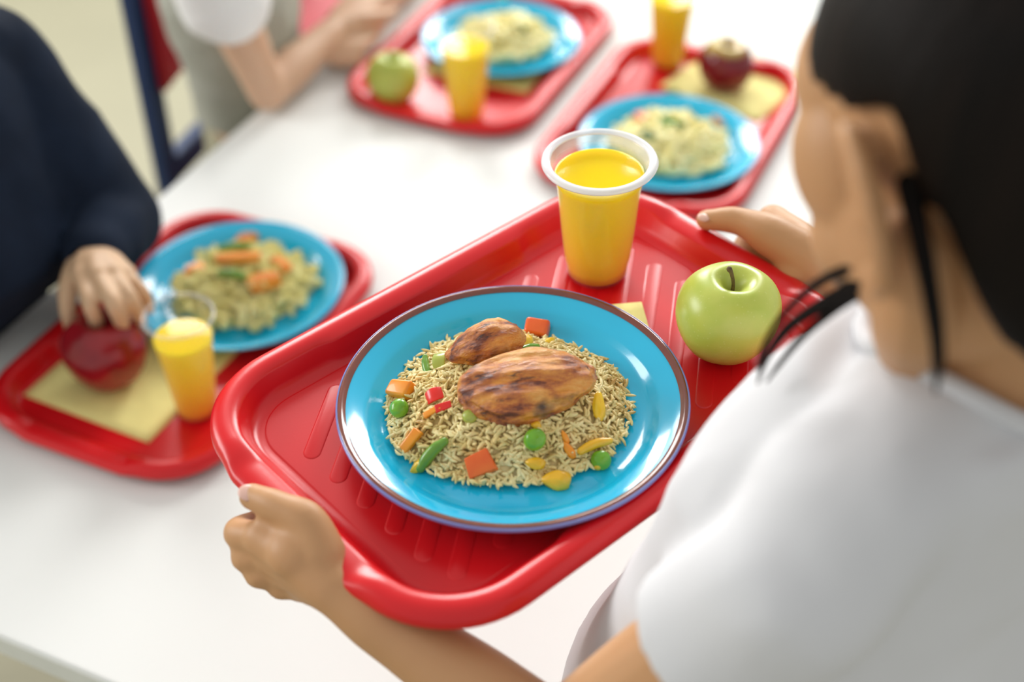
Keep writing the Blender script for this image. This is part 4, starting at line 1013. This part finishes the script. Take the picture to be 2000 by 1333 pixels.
for _ in range(3): NR = [(NR[k - 1] + NR[k] * 2 + NR[(k + 1) % 36]) / 4 for k in range(36)]
cl = mesh('collar', *tube([p + Vector((0, 0, 0.0008)) for p in NR + NR[:1]], [0.0062] * 37, 10, 2, caps=False), M['white_cotton'], shirt); cl.data.transform(Matrix.Translation(-ORG))
tr = [loft([(TC + NV * 0.01 + Vector((0, 0, z)), U * a_, NV * b_) for z, a_, b_ in ((0.86, 0.125, 0.09), (0.78, 0.135, 0.10), (0.70, 0.140, 0.10))], 32, 2.3)]
for k in (-1, 1):
    hip = TC + U * 0.07 * k + NV * 0.01; tr.append(tube([hip + Vector((0, 0, 0.72)), hip + Vector((0, 0, 0.40)) + NV * 0.01, hip + Vector((0, 0, 0.09))], [0.078, 0.060, 0.050], 20, 6))
    sh = mesh('shoe', *loft([(hip + Vector((0, 0, z)) + NV * (0.045 - 0.2 * max(0, z - 0.05)), U * 0.040 * w_, NV * 0.105 * l_) for z, w_, l_ in ((0.0, 0.95, 0.97), (0.012, 1.0, 1.0), (0.03, 0.98, 0.97), (0.055, 0.85, 0.75), (0.085, 0.75, 0.5))], 28, 2.4), M['shoe'], girl); sh.data.transform(Matrix.Translation(-ORG))
cloth('trousers', tr, M['denim'], girl, ORG, 0.008, [], 0.003, 5.0, 18)

# ---- the child in the navy sweater
boy = empty('person', tp(0.87, -1.10, 0)); OB = boy.location.copy(); tag(boy, 'child in a navy sweater reaching from the table edge to hold the red apple', 'person')
bsh = tp(0.985, -1.085, 0.985); bel = W(228, 428, 0.800); bwr = W(182, 506, 0.826)
btc = tp(0.87, -1.105, 0); brs = tp(0.735, -1.09, 0.985); brel = tp(0.655, -1.16, 0.76); brwr = tp(0.79, -1.055, 0.640)
bfm = frame(T2, math.radians(22)); bho = tp(0.87, -1.035, 1.235)
bp = head_parts(bho, bfm)
bnb = tp(0.87, -1.08, 1.055)
bp.append(tube([bho + bfm @ Vector((0, -0.03, -0.03)), bnb, bnb - Vector((0, 0, .06))], [0.048, 0.047, 0.055], 20, 5))
bp += [tube([bnb - Vector((0, 0, .04)), bsh], [0.045, 0.04], 16, 4), tube([bnb - Vector((0, 0, .04)), brs], [0.045, 0.04], 16, 4)]
bp.append(loft([(btc + Vector((0, 0, z)) + T2 * dn, T1 * a_, T2 * b_) for z, a_, b_, dn in ((0.52, 0.115, 0.085, -0.09), (0.62, 0.115, 0.080, -0.05), (0.80, 0.120, 0.080, -0.015), (0.94, 0.115, 0.072, 0.02), (1.0, 0.085, 0.06, 0.03))], 36, 2.3))
bp += arm_parts(bsh, bel, bwr) + arm_parts(brs, brel, brwr)
kB = [W(160, 540, 0.838), W(192, 538, 0.843), W(222, 535, 0.840), W(246, 534, 0.832)]
for kk, rr in zip(kB, (0.0125, 0.0130, 0.0125, 0.0112)): bp.append(tube([bwr, bwr.lerp(kk, 0.5) + Vector((0, 0, .003)), kk], [0.0180, 0.0165, rr], 14, 5))
fB = [[kB[0], W(174, 590, 0.836), W(186, 622, 0.812), W(191, 644, 0.790)], [kB[1], W(218, 588, 0.840), W(234, 622, 0.815), W(243, 644, 0.792)],
      [kB[2], W(252, 578, 0.836), W(268, 606, 0.812), W(276, 626, 0.794)], [kB[3], W(276, 566, 0.824), W(288, 588, 0.806), W(292, 606, 0.792)]]
for c_, r0 in zip(fB, (0.0088, 0.0090, 0.0086, 0.0076)): bp.append(chain(c_, [r0 * 1.08, r0 * 1.02, r0 * 0.94, r0 * 0.80]))
bp.append(tube([W(150, 522, 0.826), W(134, 560, 0.818), W(132, 604, 0.800), W(140, 640, 0.778)], [0.0130, 0.0112, 0.0094, 0.0080], 14, 5))
for i, (cx_, off_) in enumerate(((0.0, 0.0), (0.017, 0.002), (0.033, 0.0), (0.047, -0.006))):      # the right hand lies flat
    k0 = brwr + T1 * 0.045 + T2 * (cx_ - 0.024) + Vector((0, 0, -0.002)); bp.append(tube([brwr, k0], [0.016, 0.011], 12, 4)); bp.append(chain([k0, k0 + T1 * 0.03 + Vector((0, 0, 0.004)), k0 + T1 * (0.062 + off_) + Vector((0, 0, -0.014))], [0.009, 0.0085, 0.0068]))
bp.append(tube([brwr + T2 * 0.012, brwr + T1 * 0.028 + T2 * 0.040, brwr + T1 * 0.052 + T2 * 0.046 + Vector((0, 0, -.006))], [0.012, 0.010, 0.0078], 12, 4))
fused('body', bp, M['skin_light'], boy, 0.0028, 5, OB)
for c_ in fB[:3]: nail(boy, OB, c_[3] + Vector((0, -0.002, 0.0062)), c_[3] - c_[2], (0.0, -0.6, 0.8), 0.008, 0.0075, 'fingernail')
face_parts(boy, bho, bfm, 1.0, OB); hair_cap(boy, bho, bfm, 1.0, OB, lambda y: 0.030 + max(0, y) * 0.75, None, 1.09, -0.055)
cuffL = bel.lerp(bwr, 0.86); cuffR = brel.lerp(brwr, 0.86)
sw = [loft([(btc + Vector((0, 0, z)) + T2 * dn, T1 * a_, T2 * b_) for z, a_, b_, dn in ((0.50, 0.145, 0.105, -0.09), (0.62, 0.145, 0.105, -0.075), (0.70, 0.150, 0.105, -0.045), (0.735, 0.152, 0.105, -0.030), (0.765, 0.152, 0.105, 0.020), (0.82, 0.154, 0.108, 0.045), (0.92, 0.150, 0.100, 0.022), (1.0, 0.115, 0.078, 0.03), (1.05, 0.068, 0.062, 0.036))], 40, 2.3),
      tube([bnb - Vector((0, 0, .05)), bnb.lerp(bsh, .6), bsh], [0.06, 0.058, 0.062], 18, 4), tube([bnb - Vector((0, 0, .05)), bnb.lerp(brs, .6), brs], [0.06, 0.058, 0.062], 18, 4),
      tube([bsh, bsh.lerp(bel, 0.5), bel], [0.064, 0.060, 0.050], 22, 6), tube([bel, bel.lerp(bwr, 0.45), cuffL], [0.050, 0.046, 0.036], 22, 6),
      tube([brs, brs.lerp(brel, 0.5), brel], [0.064, 0.058, 0.046], 22, 6), tube([brel, brel.lerp(brwr, 0.5), cuffR], [0.046, 0.042, 0.032], 22, 6)]
cloth('sweater', sw, M['navy'], boy, OB, 0.006, [(cuffL, bwr - bel, 0.055), (cuffR, brwr - brel, 0.05)], 0.0055, 4.0, 12)
bt = []
for k in (-1, 1):
    hp, kn = btc + T1 * 0.075 * k - T2 * 0.05 + Vector((0, 0, 0.555)), btc + T1 * 0.085 * k + T2 * 0.29 + Vector((0, 0, 0.545)); ft = btc + T1 * 0.085 * k + T2 * 0.28 + Vector((0, 0, 0.09))
    bt += [tube([hp, kn], [0.072, 0.058], 18, 4), tube([kn, ft], [0.056, 0.046], 18, 4)]
    sh = mesh('shoe', *loft([(Vector((ft.x, ft.y, z)) + T2 * 0.045, T1 * 0.040 * w_, T2 * 0.105 * l_) for z, w_, l_ in ((0.0, 0.95, 0.97), (0.012, 1.0, 1.0), (0.03, 0.98, 0.97), (0.055, 0.85, 0.75), (0.085, 0.75, 0.5))], 28, 2.4), M['shoe'], boy); sh.data.transform(Matrix.Translation(-OB))
cloth('trousers', bt, M['denim'], boy, OB, 0.009, [], 0.003, 1.0, 18)

# ---- the child with folded arms farther along the table
kid = empty('person', (-0.44, 1.93, 0)); OK_ = kid.location.copy(); tag(kid, 'child in a white t-shirt resting bare folded arms on the far table edge', 'person')
ksh = W(412, -58, 0.945); kel = W(522, 178, 0.752); kwr = W(668, 46, 0.770)
KA = math.radians(88); K1 = Vector((math.cos(KA), math.sin(KA), 0)); K2 = Vector((math.sin(KA), -math.cos(KA), 0))
krs = ksh + K1 * 0.26; kle = tp(1.86, -1.01, 0.752); klw = tp(1.645, -0.985, 0.752)      # krs: the far (left) shoulder
knb = (ksh + krs) / 2 + Vector((0, 0, 0.045)); kfm = frame(T2 + K2, math.radians(12)); kho = knb + K2 * 0.035 + Vector((0, 0, 0.165))
kp = head_parts(kho, kfm)
kp.append(tube([kho + kfm @ Vector((0, -0.03, -0.03)), knb, knb - Vector((0, 0, .06))], [0.048, 0.047, 0.055], 20, 5))
kp += [tube([knb - Vector((0, 0, .03)), ksh], [0.042, 0.038], 16, 4), tube([knb - Vector((0, 0, .03)), krs], [0.042, 0.038], 16, 4)]
khp = Vector((-0.425, 1.905, 0)) + T2 * 0.020; ktop = (ksh + krs) / 2; ktop.z = 0
kp.append(loft([(khp.lerp(ktop - K2 * 0.02, t_) + Vector((0, 0, z)), K1 * a_, K2 * b_) for z, t_, a_, b_ in ((0.51, 0, 0.10, 0.070), (0.62, 0.25, 0.10, 0.068), (0.78, 0.6, 0.10, 0.066), (0.90, 0.95, 0.10, 0.062), (0.95, 1.0, 0.08, 0.05))], 36, 2.3))
kp += arm_parts(ksh, kel, kwr, (0.038, 0.034, 0.028, 0.0295, 0.0235, 0.0185)) + arm_parts(krs, kle, klw)
def flat_hand(wr, d, side, up=Vector((0, 0, 1)), s=1.0, droop=0.012):
    """a relaxed hand: palm, four unequal fingers, thumb off the side"""
    out = []; d = Vector(d).normalized(); sd = Vector(side).normalized()
    for i, (o_, L) in enumerate(((0.026, 0.058), (0.0085, 0.064), (-0.009, 0.060), (-0.025, 0.047))):
        k0 = wr + d * 0.062 * s + sd * o_ * s; out.append(tube([wr + sd * o_ * 0.5 * s, k0], [0.0165 * s, 0.0118 * s], 12, 4))
        out.append(chain([k0, k0 + d * L * 0.5 * s + up * 0.004, k0 + d * L * s - up * droop], [0.0092 * s, 0.0086 * s, 0.0068 * s]))
    out.append(tube([wr + d * 0.012 + sd * 0.014, wr + d * 0.038 * s + sd * 0.044 * s, wr + d * 0.070 * s + sd * 0.054 * s - up * 0.006], [0.0145 * s, 0.0115 * s, 0.0080 * s], 12, 5))
    return out
kp += flat_hand(kwr, (kwr - kel) + Vector((0, 0, 0.01)), Vector((0.75, -0.6, 0)), droop=0.006) + flat_hand(klw, -T1 + T2 * 0.12, -T2)
fused('body', kp, M['skin_fair'], kid, 0.0032, 5, OK_)
face_parts(kid, kho, kfm, 1.0, OK_); hair_cap(kid, kho, kfm, 1.0, OK_, lambda y: 0.030 + max(0, y) * 0.75, None, 1.09, -0.055)
sleeve_end = ksh.lerp(kel, 0.22); sre = krs.lerp(kle, 0.3)
ks = [loft([(khp.lerp(ktop - K2 * 0.02, t_) + Vector((0, 0, z)), K1 * a_, K2 * b_) for z, t_, a_, b_ in ((0.66, 0.24, 0.118, 0.072), (0.72, 0.38, 0.118, 0.072), (0.78, 0.6, 0.120, 0.080), (0.90, 0.95, 0.120, 0.078), (0.97, 1.0, 0.09, 0.064), (0.995, 1.0, 0.062, 0.056))], 40, 2.3),
      tube([knb - Vector((0, 0, .035)), ksh], [0.055, 0.052], 18, 4), tube([knb - Vector((0, 0, .035)), krs], [0.055, 0.052], 18, 4),
      tube([ksh, sleeve_end], [0.060, 0.063], 22, 5), tube([krs, sre], [0.060, 0.060], 22, 5)]
dk1, dk2 = (kel - ksh).normalized(), (kle - krs).normalized()
cloth('t_shirt', ks, M['bright_cotton'], kid, OK_, 0.006, [(sleeve_end + dk1 * 0.05, dk1, 0.08), (sre + dk2 * 0.05, dk2, 0.08)], 0.004, 8.0, 14)
torso_layer = [loft([(khp.lerp(ktop - K2 * 0.02, t_) + Vector((0, 0, z)), K1 * a_, K2 * b_) for z, t_, a_, b_ in ((0.64, 0.20, 0.132, 0.084), (0.70, 0.34, 0.131, 0.082), (0.74, 0.42, 0.131, 0.082), (0.80, 0.6, 0.132, 0.094), (0.86, 0.8, 0.130, 0.096), (0.93, 0.95, 0.112, 0.086))], 40, 2.3)]  # grey layer over the torso, darker than the t-shirt and its sleeves
cloth('torso_layer', torso_layer, M['grey_cotton'], kid, OK_, 0.006, [], 0.004, 3.0, 14)
kt = []
for k in (-1, 1):
    hp, kn = khp + K1 * 0.07 * k + Vector((0, 0, 0.560)), khp + T1 * 0.09 * k + T2 * 0.37 + Vector((0, 0, 0.545)); ft = khp + T1 * 0.09 * k + T2 * 0.38 + Vector((0, 0, 0.09))
    kt += [tube([hp, kn], [0.074, 0.058], 18, 4), tube([kn, ft], [0.056, 0.046], 18, 4)]
    sh = mesh('shoe', *loft([(Vector((ft.x, ft.y, z)) + T2 * 0.045, T1 * 0.040 * w_, T2 * 0.105 * l_) for z, w_, l_ in ((0.0, 0.95, 0.97), (0.012, 1.0, 1.0), (0.03, 0.98, 0.97), (0.055, 0.85, 0.75), (0.085, 0.75, 0.5))], 28, 2.4), M['shoe'], kid); sh.data.transform(Matrix.Translation(-OK_))
kt.append(loft([(khp + Vector((0, 0, z)), K1 * 0.12, K2 * 0.085) for z in (0.50, 0.58, 0.62)], 32, 2.4))
cloth('trousers', kt, M['khaki'], kid, OK_, 0.008, [], 0.003, 1.0, 18)
